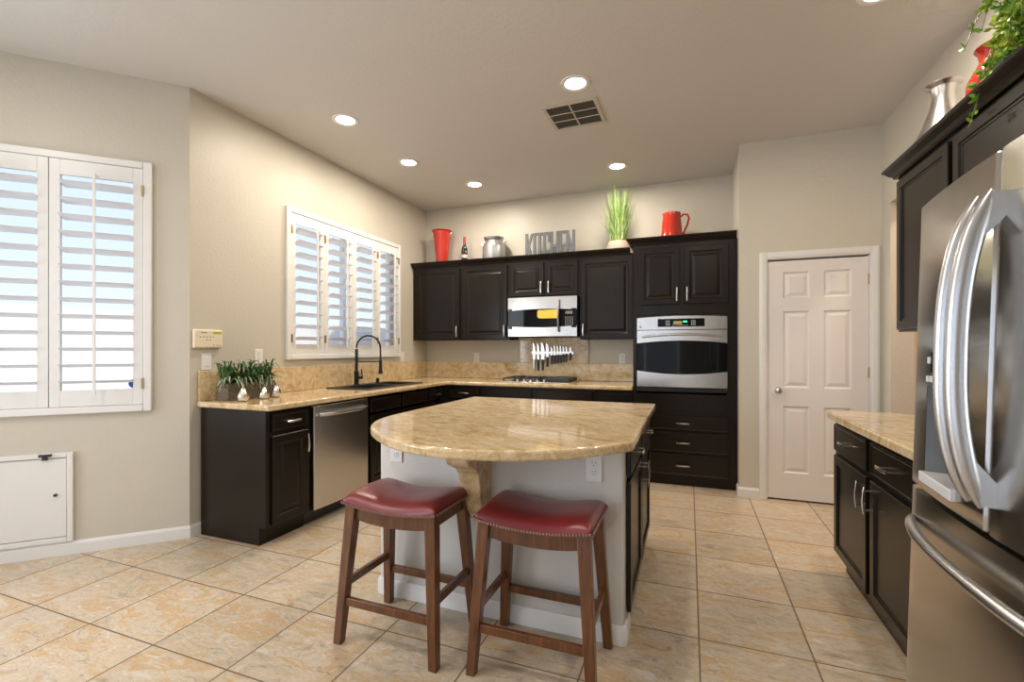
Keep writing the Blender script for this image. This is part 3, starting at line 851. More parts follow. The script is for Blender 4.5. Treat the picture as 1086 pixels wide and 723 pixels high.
# wall oven
ov = thing('wall_oven', 'stainless wall oven with black window in the tall cabinet', 'oven', (-.466, 4.628, 0))
m = MB(); m.box(.006, .782, .03, .56, .875, 1.598); m.build('oven_body', 'black', ov)
def bowed(x0, x1, z0, z1, bow, y1=.03, n=12, y0=0.0, zf0=None, zf1=None):
    """slab whose front bows towards -y; zf0/zf1 give bottom/top heights along x"""
    m = MB(); A = []; B = []
    fr_, bk = [], []
    for i in range(n + 1):
        t = i / n; x = x0 + (x1 - x0) * t; y = y0 - bow * (1 - (2 * t - 1) ** 2)
        za = zf0(t) if zf0 else z0; zb_ = zf1(t) if zf1 else z1
        fr_.append((m.bm.verts.new((x, y, za)), m.bm.verts.new((x, y, zb_))))
        bk.append((m.bm.verts.new((x, y1, za)), m.bm.verts.new((x, y1, zb_))))
    for i in range(n):
        a, b, c, d = fr_[i], fr_[i + 1], bk[i], bk[i + 1]
        m.bm.faces.new((a[0], b[0], b[1], a[1])); m.bm.faces.new((c[0], c[1], d[1], d[0]))
        m.bm.faces.new((a[1], b[1], d[1], c[1])); m.bm.faces.new((a[0], c[0], d[0], b[0]))
    m.bm.faces.new((fr_[0][0], fr_[0][1], bk[0][1], bk[0][0])); m.bm.faces.new((fr_[-1][0], bk[-1][0], bk[-1][1], fr_[-1][1]))
    return m
arc = lambda t: 1 - (2 * t - 1) ** 2
bowed(0, .788, 1.462, 1.585, .014, zf1=lambda t: 1.575 + .014 * arc(t)).build('control_panel', 'steel', ov, smooth=True)
bowed(0, .788, 0, 0, .014, zf0=lambda t: 1.335 + .024 * arc(t), zf1=lambda t: 1.456).build('door_top_rail', 'steel', ov, smooth=True)
bowed(0.004, .784, 0, 0, .010, zf0=lambda t: 1.060 - .03 * arc(t), zf1=lambda t: 1.345 + .024 * arc(t)).build('door_glass', 'glass_black', ov, smooth=True)
bowed(0, .788, 0, 0, .014, zf0=lambda t: .925, zf1=lambda t: 1.075 - .03 * arc(t)).build('door_bottom_rail', 'steel', ov, smooth=True)
m = MB(); m.box(0, .788, -.002, .03, .885, .915); m.build('vent_strip', 'black', ov)
m = bowed(.19, .60, 1.488, 1.562, .004, y1=-.005, y0=-.0115); cpn = m.build('display_panel', 'glass_black', ov)
m = MB(); m.box(.415, .45, -.0170, -.0150, 1.527, 1.542); m.build('clock_digits', 'led', cpn)
m = MB(); m.box(.33, .405, -.0170, -.0150, 1.510, 1.540); m.build('menu_text', 'led_dim', cpn)
m = MB()
for bx in (.262, .485):
    for i in range(3):
        for j in range(4): m.box(bx + i * .014, bx + i * .014 + .008, -.0168, -.0145, 1.500 + j * .013, 1.507 + j * .013)
for i in range(8): m.box(.32 + i * .018, .33 + i * .018, -.0168, -.0150, 1.497, 1.502)
m.build('keys', 'button_light', cpn)
m = MB(); m.lathe([(.009, 0), (.009, .002)], n=14); o = m.build('badge', 'button', ov); o.rotation_euler = (R(90), 0, 0); o.location = (.032, -.002, 1.49)
m = MB(); pts = [(.045 + .70 * i / 14, -.030 - .030 * arc(i / 14), 1.395 + .022 * arc(i / 14)) for i in range(15)]
m.tube(pts, .011, n=10)
for x in (.075, .713): m.tube([(x, -.002, 1.402), (x, -.036, 1.402)], .009, n=8)
m.build('handle', 'steel_polish', ov, smooth=True)

# microwave
mw = thing('microwave', 'over-the-range stainless microwave above the cooktop', 'microwave', (-1.893, 4.885, 0))
m = MB(); m.box(.004, .778, .02, .39, 1.415, 1.846); m.build('housing', 'black', mw)
bowed(0, .782, 0, 0, .016, y1=.02, zf0=lambda t: 1.700 + .016 * arc(t), zf1=lambda t: 1.845).build('top_panel', 'steel', mw, smooth=True)
bowed(0, .782, 0, 0, .016, y1=.02, zf0=lambda t: 1.418 + .0 * t, zf1=lambda t: 1.532 - .018 * arc(t)).build('bottom_panel', 'steel', mw, smooth=True)
dg = bowed(.004, .575, 0, 0, .006, y1=.02, y0=-.002, zf0=lambda t: 1.50, zf1=lambda t: 1.722).build('door_glass', 'glass_black', mw, smooth=True)
cp = bowed(.58, .778, 0, 0, .003, y1=.02, y0=-.002, zf0=lambda t: 1.51, zf1=lambda t: 1.715).build('control_panel', 'glass_black', mw, smooth=True)
m = MB()
for i in range(4):
    for j in range(5): m.box(.655 + i * .024, .670 + i * .024, -.0068, -.0045, 1.535 + j * .020, 1.545 + j * .020)
m.build('keys', 'button', cp)
m = MB(); m.box(.66, .735, -.0068, -.0045, 1.655, 1.685); m.build('display', 'button', cp)
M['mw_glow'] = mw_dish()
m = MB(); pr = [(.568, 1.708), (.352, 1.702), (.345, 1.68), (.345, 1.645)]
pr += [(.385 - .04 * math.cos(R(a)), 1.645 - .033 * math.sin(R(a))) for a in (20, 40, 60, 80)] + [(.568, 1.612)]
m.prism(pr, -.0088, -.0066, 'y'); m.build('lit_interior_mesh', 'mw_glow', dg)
m = MB()
pts = [(.590, -.030 - .022 * arc(i / 10), 1.465 + .345 * i / 10) for i in range(11)]
m.tube(pts, .011, n=8, r2=.013)
m.tube([(.590, 0, 1.48), (.590, -.032, 1.48)], .009, n=8); m.tube([(.590, 0, 1.79), (.590, -.032, 1.79)], .009, n=8)
m.build('handle', 'steel_polish', mw, smooth=True)

# cooktop
ck = thing('gas_cooktop', 'gas cooktop with black grates set in the granite', 'cooktop', (-1.54, 4.97, .9205))
m = MB(); m.box(-.385, .385, -.25, .22, 0, .010); m.build('tray', 'steel', ck, bevel=.004)
def grate(x0, x1):
    m = MB(); y0, y1, z = -.17, .20, .045
    for x in (x0, x1): m.box(x - .006, x + .006, y0, y1, z - .010, z)
    for y in (y0, (y0 + y1) / 2, y1): m.box(x0, x1, y - .006, y + .006, z - .010, z)
    xm = (x0 + x1) / 2; m.box(xm - .006, xm + .006, y0, y1, z - .008, z + .004)
    for x in (x0, x1):
        for y in (y0, y1): m.box(x - .007, x + .007, y - .007, y + .007, .010, z)
    return m.build('grate', 'iron', ck)
grate(-.37, -.13); grate(-.12, .12); 
m = MB()
for x, y in ((-.25, -.09), (-.25, .11), (0, .08)):
    m.lathe([(.045, .010), (.045, .022), (.03, .026), (.03, .034), (.0, .036)], c=(x, y, 0), n=18, cap=False)
m.build('burner', 'iron', ck)
m = MB(); m.box(.13, .37, -.17, .20, .010, .050); m.build('griddle', 'iron', ck, bevel=.008, seg=2)
for i in range(5):
    m = MB(); m.lathe([(.019, 0), (.017, .024), (.012, .027), (0.001, .027)], n=14)
    o = m.build('knob', 'steel_polish', ck, smooth=True); o.location = (-.19 + i * .075, -.215, .010)

# sink and faucet
sk = thing('kitchen_sink', 'black drop-in sink under the kitchen window', 'sink', (0, 0, 0))
m = MB()
sx = [-3.10, -3.00, -2.675, -2.635]; sy = [3.40, 3.45, 3.90, 3.93, 4.26, 4.315]
m.cells(sx, sy, lambda i, j: not (i == 1 and j in (1, 3)), .921, .930)
m.build('rim', 'sink', sk, bevel=.003)
for y0, y1 in ((3.45, 3.90), (3.93, 4.26)):
    m = MB()
    a = [(-3.0, y0), (-2.675, y0), (-2.675, y1), (-3.0, y1)]
    top = [m.bm.verts.new((*p, .925)) for p in a]
    bot = [m.bm.verts.new((p[0] + (.015 if p[0] < -2.9 else -.015), p[1] + (.015 if p[1] == y0 else -.015), .735)) for p in a]
    for i in range(4): m.bm.faces.new((top[i], top[(i + 1) % 4], bot[(i + 1) % 4], bot[i]))
    m.bm.faces.new(bot)
    m.build('basin', 'sink', sk)
fc = thing('kitchen_faucet', 'tall black spring faucet with pull-down spray head', 'faucet', (-3.055, 3.765, .9305), R(25))
m = MB(); m.lathe([(.030, 0), (.030, .006), (.023, .008), (.023, .13), (.015, .135), (.015, .345), (.012, .35)], n=18); m.build('body', 'matte_black', fc, smooth=True)
m = MB(); pts = []
for i in range(17):
    an = PI - PI * i / 16; pts.append((.115 + .115 * math.cos(an), 0, .36 + .115 * math.sin(an) * 1.05))
pts.append((.232, 0, .24))
m.tube(pts, .0085, n=8); m.build('spring_hose', 'matte_black', fc, smooth=True)
m = MB(); m.lathe([(.011, .245), (.015, .235), (.016, .14), (.022, .12), (.022, .105)], c=(.232, 0, 0), n=14); m.build('spray_head', 'matte_black', fc, smooth=True)
m = MB(); m.tube([(.01, 0, .225), (.225, 0, .225)], .005, n=8); m.build('support_arm', 'matte_black', fc)
m = MB(); m.tube([(.02, 0, .07), (.062, 0, .07)], .014, n=12); m.tube([(.055, 0, .075), (.05, -.01, .155)], .005, n=8); m.build('lever', 'matte_black', fc, smooth=True)
m = MB(); m.lathe([(.017, 0), (.017, .042), (.014, .046)], n=16)
o = m.build('soap_dispenser', 'matte_black', None, smooth=True); o.location = (-3.055, 4.10, .9305)
tag(o, 'short black cap behind the sink, right of faucet', 'soap dispenser')

# refrigerator (leans back slightly)
fg = thing('refrigerator', 'stainless french-door refrigerator with a bottom freezer drawer', 'refrigerator', (.575, 1.31, 0))
fg.rotation_euler = (0, R(1.6), 0)
HW = .455
def fx(y, b=.034): return b * (y / HW) ** 2
def fdoor(y0, y1, z0, z1, x1=.085, rad=.012, n=14):
    m = MB(); poly = []
    ysl = [y0 + (y1 - y0) * i / n for i in range(n + 1)]
    for i, y in enumerate(ysl):
        e = min(abs(y - y0), abs(y1 - y)); x = fx(y)
        if i in (0, n): x += rad
        poly.append((x, y))
    # round the two corners a little
    poly.insert(1, (fx(y0 + .004) + .003, y0 + .004 if y1 > y0 else y0 - .004))
    poly.insert(len(poly) - 1, (fx(y1 - .004) + .003, y1 - .004))
    poly += [(x1, y1), (x1, y0)]
    m.prism(poly, z0, z1)
    return m
m = MB(); m.box(.09, .80, -HW + .004, HW - .004, .03, 1.74); m.build('cabinet', 'fridge_side', fg, bevel=.004)
m = MB(); m.box(.06, .75, -HW + .02, HW - .02, .0, .055); m.build('base_grille', 'rubber', fg)
# far door with the dispenser opening
zt, zb = 1.712, .885
dy0, dy1, dz0, dz1 = .135, .335, .925, 1.285
left = thing('left_door', None, None); left.parent = fg
m = MB()
n = 24; ysl = sorted(set([.004, .010, HW - .010, HW] + [dy0, dy1] + [.004 + (HW - .004) * i / n for i in range(n + 1)]))
zsl = [zb, zb + .004, dz0, dz1, zt - .004, zt]
def dx(y, z):
    x = fx(y)
    if y < .005 or y > HW - .001: x += .012
    if z in (zb, zt): x += .004
    return x
gv = {}
for i, y in enumerate(ysl):
    for j, z in enumerate(zsl): gv[i, j] = m.bm.verts.new((dx(y, z), y, z))
hole = []
for i in range(len(ysl) - 1):
    for j in range(len(zsl) - 1):
        if dy0 <= ysl[i] < dy1 and zsl[j] == dz0: continue
        m.bm.faces.new((gv[i, j], gv[i + 1, j], gv[i + 1, j + 1], gv[i, j + 1]))
X1 = .085
nb = len(zsl) - 1; ne = len(ysl) - 1
cb = {}
for i in (0, ne):
    for j in range(nb + 1): cb[i, j] = m.bm.verts.new((X1, ysl[i], zsl[j]))
for i in (0, ne):
    for j in range(nb): m.bm.faces.new((gv[i, j], gv[i, j + 1], cb[i, j + 1], cb[i, j]))
for j in (0, nb): m.bm.faces.new([gv[i, j] for i in range(ne + 1)] + [cb[ne, j], cb[0, j]])
m.build('door_skin', 'steel_fridge', left, smooth=True, angle=50)
m = MB(); xr = .075
a = [(fx(dy0) + .001, dy0, dz0), (fx(dy1) + .001, dy1, dz0), (fx(dy1) + .001, dy1, dz1), (fx(dy0) + .001, dy0, dz1)]
b = [(xr, dy0 + .012, dz0 + .005), (xr, dy1 - .012, dz0 + .005), (xr, dy1 - .012, dz1 - .01), (xr, dy0 + .012, dz1 - .01)]
va = [m.bm.verts.new(p) for p in a]; vb = [m.bm.verts.new(p) for p in b]
for i in range(4): m.bm.faces.new((va[i], va[(i + 1) % 4], vb[(i + 1) % 4], vb[i]))
m.bm.faces.new(vb)
m.build('dispenser_recess', 'disp_grey', left)
m = MB(); m.hexa([(fx(dy0) - .004, dy0, 1.185), (.05, dy0, 1.185), (.05, dy1, 1.185), (fx(dy1) - .002, dy1, 1.185),
                  (fx(dy0) - .004, dy0, dz1), (.05, dy0, dz1), (.05, dy1, dz1), (fx(dy1) - .002, dy1, dz1)])
dc = m.build('dispenser_controls', 'steel_fridge', left)
m = MB()
fy = lambda y: fx(dy0) - .004 + (fx(dy1) - fx(dy0) + .002) * (y - dy0) / (dy1 - dy0)
m.hexa([(fy(.225) - .002, .225, 1.222), (.03, .225, 1.222), (.03, .300, 1.222), (fy(.300) - .002, .300, 1.222),
        (fy(.225) - .002, .225, 1.276), (.03, .225, 1.276), (.03, .300, 1.276), (fy(.300) - .002, .300, 1.276)])
m.build('display', 'glass_black', dc)
m = MB()
for y in (.302, .272, .247, .222): m.box(fy(y) - .007, .02, y, y + .010, 1.194, 1.210)
m.box(fy(.308) - .003, .02, .308, .320, 1.244, 1.262)
m.build('buttons', 'disp_light', dc)
m = MB(); m.hexa([(fx(dy0) - .012, dy0 - .004, dz0 - .012), (.07, dy0, dz0 - .012), (.07, dy1, dz0 - .012), (fx(dy1) - .012, dy1 + .004, dz0 - .012),
                  (fx(dy0) - .012, dy0 - .004, dz0 + .016), (.07, dy0, dz0 + .016), (.07, dy1, dz0 + .016), (fx(dy1) - .012, dy1 + .004, dz0 + .016)])
m.build('drip_tray', 'disp_light', left, bevel=.003)
m = MB(); m.box(.03, .06, .20, .25, 1.09, 1.18); m.build('spout', 'rubber', left, bevel=.005)
right = fdoor(-HW, -.004, zb, zt).build('right_door', 'steel_fridge', fg, smooth=True, angle=50)
fz = fdoor(-HW, HW, .062, .874, n=28).build('freezer_drawer', 'steel_fridge', fg, smooth=True, angle=50)
def fhandle(parent, y, sgn):
    m = MB(); pts = []; ra = []; rb = []
    z0, z1 = .945, 1.620
    for i in range(25):
        t = -1 + 2 * i / 24
        o = .016 + .050 * (1 - abs(t) ** 2.6)
        pts.append((fx(y) - .004 - o, y, (z0 + z1) / 2 + t * (z1 - z0) / 2))
        e = 1 - abs(t) ** 8
        ra.append(.005 + .016 * e); rb.append(.004 + .010 * e)
    m.tube(pts, ra, n=14, r2=rb, up=(1, 0, 0))
    zc = (z0 + z1) / 2
    for q in (-1, 1):      # tapered web tying each end of the bar to the door
        za, zb2 = zc + q * .325, zc + q * .235
        P = [(fx(y) + .004, y, zc + q * .335), (fx(y) - .022, y, zc + q * .332), (fx(y) - .052, y, zc + q * .245), (fx(y) - .045, y, zc + q * .225), (fx(y) + .004, y, zc + q * .285)]
        lo = [m.bm.verts.new((a, b - .007, c)) for a, b, c in P]; hi = [m.bm.verts.new((a, b + .007, c)) for a, b, c in P]
        m.bm.faces.new(lo); m.bm.faces.new(hi)
        for i in range(5): m.bm.faces.new((lo[i], lo[(i + 1) % 5], hi[(i + 1) % 5], hi[i]))
    m.build('handle', 'steel_polish', parent, smooth=True)
fhandle(left, .026, 1); fhandle(right, -.024, -1)
m = MB(); pts = []; rr = []
for i in range(33):
    y = -.43 + .86 * i / 32; t = y / .43
    pts.append((fx(y) - .002 - .044 * (1 - abs(t) ** 3), y, .785)); rr.append(.006 + .009 * (1 - abs(t) ** 10))
m.tube(pts, rr, n=12, up=(0, 0, 1))
m.build('handle', 'steel_polish', fz, smooth=True)

# ---------------------------------------------------------------- bar stools
def make_stool(label, loc, rz):
    t = thing('bar_stool', label, 'stool', loc, rz, 'red saddle bar stools at the island')
    BX, BY = .240, .178       # foot half spacing
    TX, TY = .200, .130       # top half spacing
    hz = .60
    for sx_, sy_ in ((-1, -1), (1, -1), (-1, 1), (1, 1)):
        m = MB(); hb_, ht = .0185, .0245
        bx, by, tx, ty = sx_ * BX, sy_ * BY, sx_ * TX, sy_ * TY
        P = [(bx - hb_, by - hb_, 0), (bx + hb_, by - hb_, 0), (bx + hb_, by + hb_, 0), (bx - hb_, by + hb_, 0)]
        Q = [(tx - ht, ty - ht, hz), (tx + ht, ty - ht, hz), (tx + ht, ty + ht, hz), (tx - ht, ty + ht, hz)]
        m.hexa(P + Q); m.build('leg', 'stool_wood', t, bevel=.003)
    sag = lambda x: .022 * (1 - (x / .235) ** 2)
    # aprons, lower edge curved
    for s in (-1, 1):
        m = MB(); n = 10; pl = []
        for i in range(n + 1):
            x = -.19 + .38 * i / n; pl.append((x, .535 - .018 * (1 - (x / .19) ** 2)))
        for i in range(n + 1):
            x = .19 - .38 * i / n; pl.append((x, .612 - sag(x)))
        y = s * .132
        m.prism(pl, y - .011, y + .011, 'y'); m.build('apron', 'stool_wood', t, bevel=.002)
        m = MB(); x = s * .205
        m.prism([(-.12, .545), (.12, .545), (.12, .612), (-.12, .612)], x - .011, x + .011, 'x'); m.build('apron', 'stool_wood', t, bevel=.002)
    lerp = lambda z, b_, t_: b_ + (t_ - b_) * z / hz
    for s in (-1, 1):
        z = .165; y = s * lerp(z, BY, TY); x = lerp(z, BX, TX)
        m = MB(); m.box(-x, x, y - .010, y + .010, z, z + .034); m.build('stretcher', 'stool_wood', t, bevel=.002)
        z = .235; y = lerp(z, BY, TY); x = s * lerp(z, BX, TX)
        m = MB(); m.box(x - .010, x + .010, -y, y, z, z + .034); m.build('stretcher', 'stool_wood', t, bevel=.002)
    # cushion
    m = MB(); nx, ny = 22, 16; LX, LY = .238, .168
    zb_ = lambda x: .604 - sag(x)
    def P(i, j, top):
        u = -1 + 2 * i / nx; v = -1 + 2 * j / ny
        x = LX * u; y = LY * v
        if top:
            e = (1 - abs(u) ** 5) ** .5 * (1 - abs(v) ** 4) ** .5
            hgt = .016 + .042 * e + .006 * (1 - v * v) - .010 * (1 - u * u) + .012 * max(0, abs(u) - .3)
            return (x * (1 - .012 * (1 - e)), y * (1 - .012 * (1 - e)), zb_(x) + hgt)
        return (x, y, zb_(x))
    gt = {(i, j): m.bm.verts.new(P(i, j, True)) for i in range(nx + 1) for j in range(ny + 1)}
    gb = {(i, j): m.bm.verts.new(P(i, j, False)) for i in range(nx + 1) for j in range(ny + 1)}
    for i in range(nx):
        for j in range(ny):
            m.bm.faces.new((gt[i, j], gt[i + 1, j], gt[i + 1, j + 1], gt[i, j + 1]))
            m.bm.faces.new((gb[i, j], gb[i, j + 1], gb[i + 1, j + 1], gb[i + 1, j]))
    for i in range(nx):
        for j in (0, ny): m.bm.faces.new((gt[i, j], gt[i + 1, j], gb[i + 1, j], gb[i, j]))
    for j in range(ny):
        for i in (0, nx): m.bm.faces.new((gt[i, j], gt[i, j + 1], gb[i, j + 1], gb[i, j]))
    o = m.build('seat_cushion', 'leather', t, smooth=True, angle=80)
    sb = o.modifiers.new('sub', 'SUBSURF'); sb.levels = 1; sb.render_levels = 2
    m = MB()
    for s in (-1, 1):
        for i in range(38):
            x = -.232 + .464 * i / 37; m.ball((x, s * (LY + .002), zb_(x) + .006), .0068, 6, (1, .6, 1))
        for i in range(1, 26):
            y = -LY + 2 * LY * i / 26; m.ball((s * (LX + .002), y, zb_(LX) + .006), .0068, 6, (.6, 1, 1))
    m.build('nailhead_trim', 'nail', t, smooth=True)
    return t
st1 = make_stool('left red leather saddle stool, nearer the dishwasher', (-1.19, 1.825, 0), R(-1))
st2 = copy_tree(st1); st2.location = (-.565, 1.855, 0); st2.rotation_euler = (0, 0, R(0))
st2['label'] = 'right red leather saddle stool, below the island wall outlet'

# ---------------------------------------------------------------- ceiling fixtures
LP = [(-2.50, 2.95, 'recessed ceiling light nearest the angled nook wall'),
      (-2.505, 3.834, 'recessed ceiling light over the kitchen window and sink'),
      (-2.17, 4.60, 'recessed ceiling light nearest the red flared vase'),
      (-.655, 4.63, 'recessed ceiling light above the potted grass'),
      (-.713, 3.085, 'recessed ceiling light beside the air vent'),
      (.887, 2.82, 'recessed ceiling light at the photo top by right cabinets'),
      (.2, .6, None), (-1.6, .6, None), (-3.0, .3, None)]
first = None
for i, (x, y, lb) in enumerate(LP):
    if first is None:
        t = thing('recessed_ceiling_light', lb, 'ceiling light', (x, y, ZC - .0005), 0, 'recessed ceiling lights')
        m = MB(); m.lathe([(.098, 0), (.096, -.006), (.078, -.008), (.070, -.004), (.070, -.0005)], n=32, cap=False); m.build('trim_ring', 'plate', t, smooth=True)
        m = MB(); m.lathe([(.001, -.003), (.0695, -.003)], n=32, cap=False); m.build('lens', 'bulb', t)
        first = t
    else:
        t = copy_tree(first); t.location = (x, y, ZC - .0005); t['label'] = lb or 'recessed ceiling light behind the camera'
    l = bpy.data.lights.new('lamp', 'AREA'); l.shape = 'DISK'; l.size = .13; l.energy = LAMP_W; l.color = WARM; l.spread = R(180)
    lo = bpy.data.objects.new('lamp', l); COL.objects.link(lo); lo.location = (x, y, ZC - .02)
    if lb is None: l.energy = LAMP_W * 1.0
hl = bpy.data.lights.new('hall_lamp', 'AREA'); hl.shape = 'DISK'; hl.size = .2; hl.energy = 14; hl.color = (1, .8, .6)
ho = bpy.data.objects.new('hall_lamp', hl); COL.objects.link(ho); ho.location = (2.1, 3.9, ZC - .03)

vt = thing('air_vent', 'beige ceiling air vent beside a recessed light', 'air vent', (-.812, 3.497, ZC - .0005), R(-1.5))
m = MB(); w, h_ = .205, .195; f_ = .028; z0, z1 = -.010, 0
m.box(-w, w, -h_, -h_ + f_, z0, z1); m.box(-w, w, h_ - f_, h_, z0, z1); m.box(-w, -w + f_, -h_ + f_, h_ - f_, z0, z1); m.box(w - f_, w, -h_ + f_, h_ - f_, z0, z1)
m.box(-.006, .006, -h_ + f_, h_ - f_, z0, z1)
for y in (-.055, .055): m.box(-w + f_, w - f_, y - .005, y + .005, z0, z1)
m.build('frame', 'vent', vt, bevel=.002)
m = MB(); m.box(-w + .01, w - .01, -h_ + .01, h_ - .01, -.0015, -.0005); m.build('duct', 'vent_dark', vt)
m = MB()
for i in range(22):
    y = -h_ + f_ + .008 + i * (2 * h_ - 2 * f_ - .012) / 21
    m.hexa([(-w + f_, y, -.009), (w - f_, y, -.009), (w - f_, y + .001, -.009), (-w + f_, y + .001, -.009),
            (-w + f_, y + .006, -.002), (w - f_, y + .006, -.002), (w - f_, y + .007, -.002), (-w + f_, y + .007, -.002)])
m.build('fins', 'vent_slat', vt)

# ---------------------------------------------------------------- things on top of the cabinets
ZTOP = 2.276
def on_top(name, label, cat, x, y, z=ZTOP, rz=0, group=None): return thing(name, label, cat, (x, y, z), rz, group)
v = on_top('flared_vase', 'tall red flared vase on the corner wall cabinet', 'vase', -2.86, 5.12)
m = MB(); m.lathe([(.060, 0), (.066, .02), (.090, .25), (.108, .42), (.114, .445), (.128, .455), (.128, .462), (.106, .458), (.082, .25), (.050, .03), (.001, .03)], n=32, cap=False); m.build('vase_body', 'red_metal', v, smooth=True)
for s in (-1, 1):
    m = MB(); m.tube([(s * .098, 0, .40), (s * .125, 0, .41), (s * .133, 0, .425), (s * .125, 0, .44), (s * .105, 0, .445)], .006, n=8); m.build('handle', 'nickel', v, smooth=True)
b = on_top('wine_bottle', 'dark wine bottle with red foil neck on the cabinets', 'bottle', -2.54, 5.10)
m = MB(); m.lathe([(.036, 0), (.038, .01), (.038, .20), (.034, .225), (.018, .255), (.014, .27), (.014, .29)], n=24); m.build('bottle_glass', 'winebottle', b, smooth=True)
m = MB(); m.lathe([(.0155, .282), (.0155, .355), (.012, .357)], n=16); m.build('foil_capsule', 'foil', b, smooth=True)
m = MB(); m.lathe([(.0387, .10), (.0387, .14)], n=24, cap=False); m.build('paper_label', 'label_white', b)
c = on_top('milk_can', 'galvanised metal milk can with small side handles', 'milk can', -2.16, 5.11)
m = MB(); m.lathe([(.130, 0), (.135, .01), (.135, .20), (.128, .235), (.100, .262), (.098, .275), (.118, .300), (.122, .315), (.112, .318), (.085, .27), (.001, .26)], n=36, cap=False); m.build('can_body', 'galv', c, smooth=True)
for s in (-1, 1):
    m = MB(); m.tube([(s * .125, 0, .22), (s * .155, 0, .245), (s * .162, 0, .275), (s * .142, 0, .262), (s * .118, 0, .255)], .006, n=8); m.build('handle', 'galv', c, smooth=True)

# KITCHEN letters
sg = on_top('kitchen_sign', 'grey cut-out letters spelling KITCHEN on the cabinets', 'sign', -1.76, 5.10)
LH = .325; D = .022
def dd2(k=[0]):
    k[0] = (k[0] + 1) % 6
    return D / 2 + .0005 * k[0]
def bar(m, x0, z0, x1, z1, w):
    e = dd2()
    d = Vector((x1 - x0, z1 - z0)); n = Vector((-d.y, d.x)).normalized() * w / 2
    m.prism([(x0 + n.x, z0 + n.y), (x0 - n.x, z0 - n.y), (x1 - n.x, z1 - n.y), (x1 + n.x, z1 + n.y)], -e, e, 'y')
def vbar(m, x, w=.026, z0=0, z1=LH):
    e = dd2(); m.box(x, x + w, -e, e, z0, z1)
def hbar(m, x0, x1, z, w=.026):
    e = dd2(); m.box(x0, x1, -e, e, z, z + w)
px = 0.0
def letter(ch, w):
    global px
    m = MB(); x = px
    if ch == 'K': vbar(m, x, .032); bar(m, x + .03, .15, x + w - .012, LH - .004, .026); bar(m, x + .035, .19, x + w - .010, .004, .026)
    elif ch == 'I': vbar(m, x, w)
    elif ch == 'T': vbar(m, x + w / 2 - .015, .030); hbar(m, x, x + w, LH - .03, .03)
    elif ch == 'C':
        vbar(m, x, .030, .012, LH - .012); hbar(m, x + .010, x + w - .010, 0, .032); hbar(m, x + .010, x + w - .010, LH - .032, .032)
        vbar(m, x + w - .028, .028, .012, .11); vbar(m, x + w - .028, .028, LH - .11, LH - .012)
    elif ch == 'H': vbar(m, x, .03); vbar(m, x + w - .03, .03); hbar(m, x, x + w, LH / 2 - .02, .035)
    elif ch == 'E': vbar(m, x, .032); hbar(m, x, x + w, 0, .03); hbar(m, x, x + w - .008, LH / 2 - .015, .03); hbar(m, x, x + w, LH - .03, .03)
    elif ch == 'N': vbar(m, x, .03); vbar(m, x + w - .03, .03); bar(m, x + .012, LH - .01, x + w - .012, .01, .028)
    m.build('letter', 'letters', sg); px += w + .003
for ch, w in (('K', .092), ('I', .030), ('T', .082), ('C', .082), ('H', .098), ('E', .078), ('N', .100)): letter(ch, w)

g = on_top('potted_grass', 'tall green ornamental grass in a cream pot', 'potted plant', -.71, 5.10)
m = MB(); m.lathe([(.095, 0), (.118, .03), (.125, .08), (.105, .145), (.098, .15), (.09, .14), (.001, .13)], n=28, cap=False); m.build('pot', 'pot', g, smooth=True)
def blade(m, base, tip, w, bend, n=5, wide=(0, 0, 1)):
    base, tip = Vector(base), Vector(tip); prev = None
    d = tip - base; side = d.cross(Vector((random.uniform(-1, 1), random.uniform(-1, 1), .2))).normalized()
    for i in range(n + 1):
        t = i / n; p = base + d * t + Vector(bend) * (4 * t * (1 - t)); ww = w * (1 - t) ** .7 * .5 + .0003
        a, b = m.bm.verts.new(p + side * ww), m.bm.verts.new(p - side * ww)
        if prev: m.bm.faces.new((prev[0], prev[1], b, a))
        prev = (a, b)
rnd = random.Random(3); m = MB()
for i in range(330):
    an = rnd.uniform(0, 2 * PI); r0 = rnd.uniform(0, .08); rt = rnd.uniform(.0, .17) * (0.4 + rnd.random()); ht = rnd.uniform(.30, .70) * (1 - .25 * rt / .3)
    an2 = an + rnd.uniform(-.4, .4)
    blade(m, (r0 * math.cos(an), r0 * math.sin(an), .12), ((r0 + rt) * math.cos(an2), min(.13, (r0 + rt) * math.sin(an2)), .12 + ht), rnd.uniform(.007, .012), (-.02 * math.cos(an), -.02 * math.sin(an), .02))
m.build('grass_blades', 'grass', g)
pt = on_top('pitcher', 'red glazed pitcher on the tall oven cabinet', 'pitcher', -.165, 5.02, 2.281)
m = MB(); m.lathe([(.105, 0), (.110, .02), (.108, .10), (.098, .24), (.088, .34), (.090, .372), (.084, .372), (.082, .34), (.09, .2), (.09, .02), (.001, .02)], n=32, cap=False)
m.build('pitcher_body', 'red_glaze', pt, smooth=True)
m = MB(); pts = [(.085, 0, .33), (.11, 0, .355), (.15, 0, .35), (.165, 0, .31), (.15, 0, .25), (.12, 0, .18), (.102, 0, .13)]
m.tube(pts, .010, n=10); m.build('handle', 'red_glaze', pt, smooth=True)

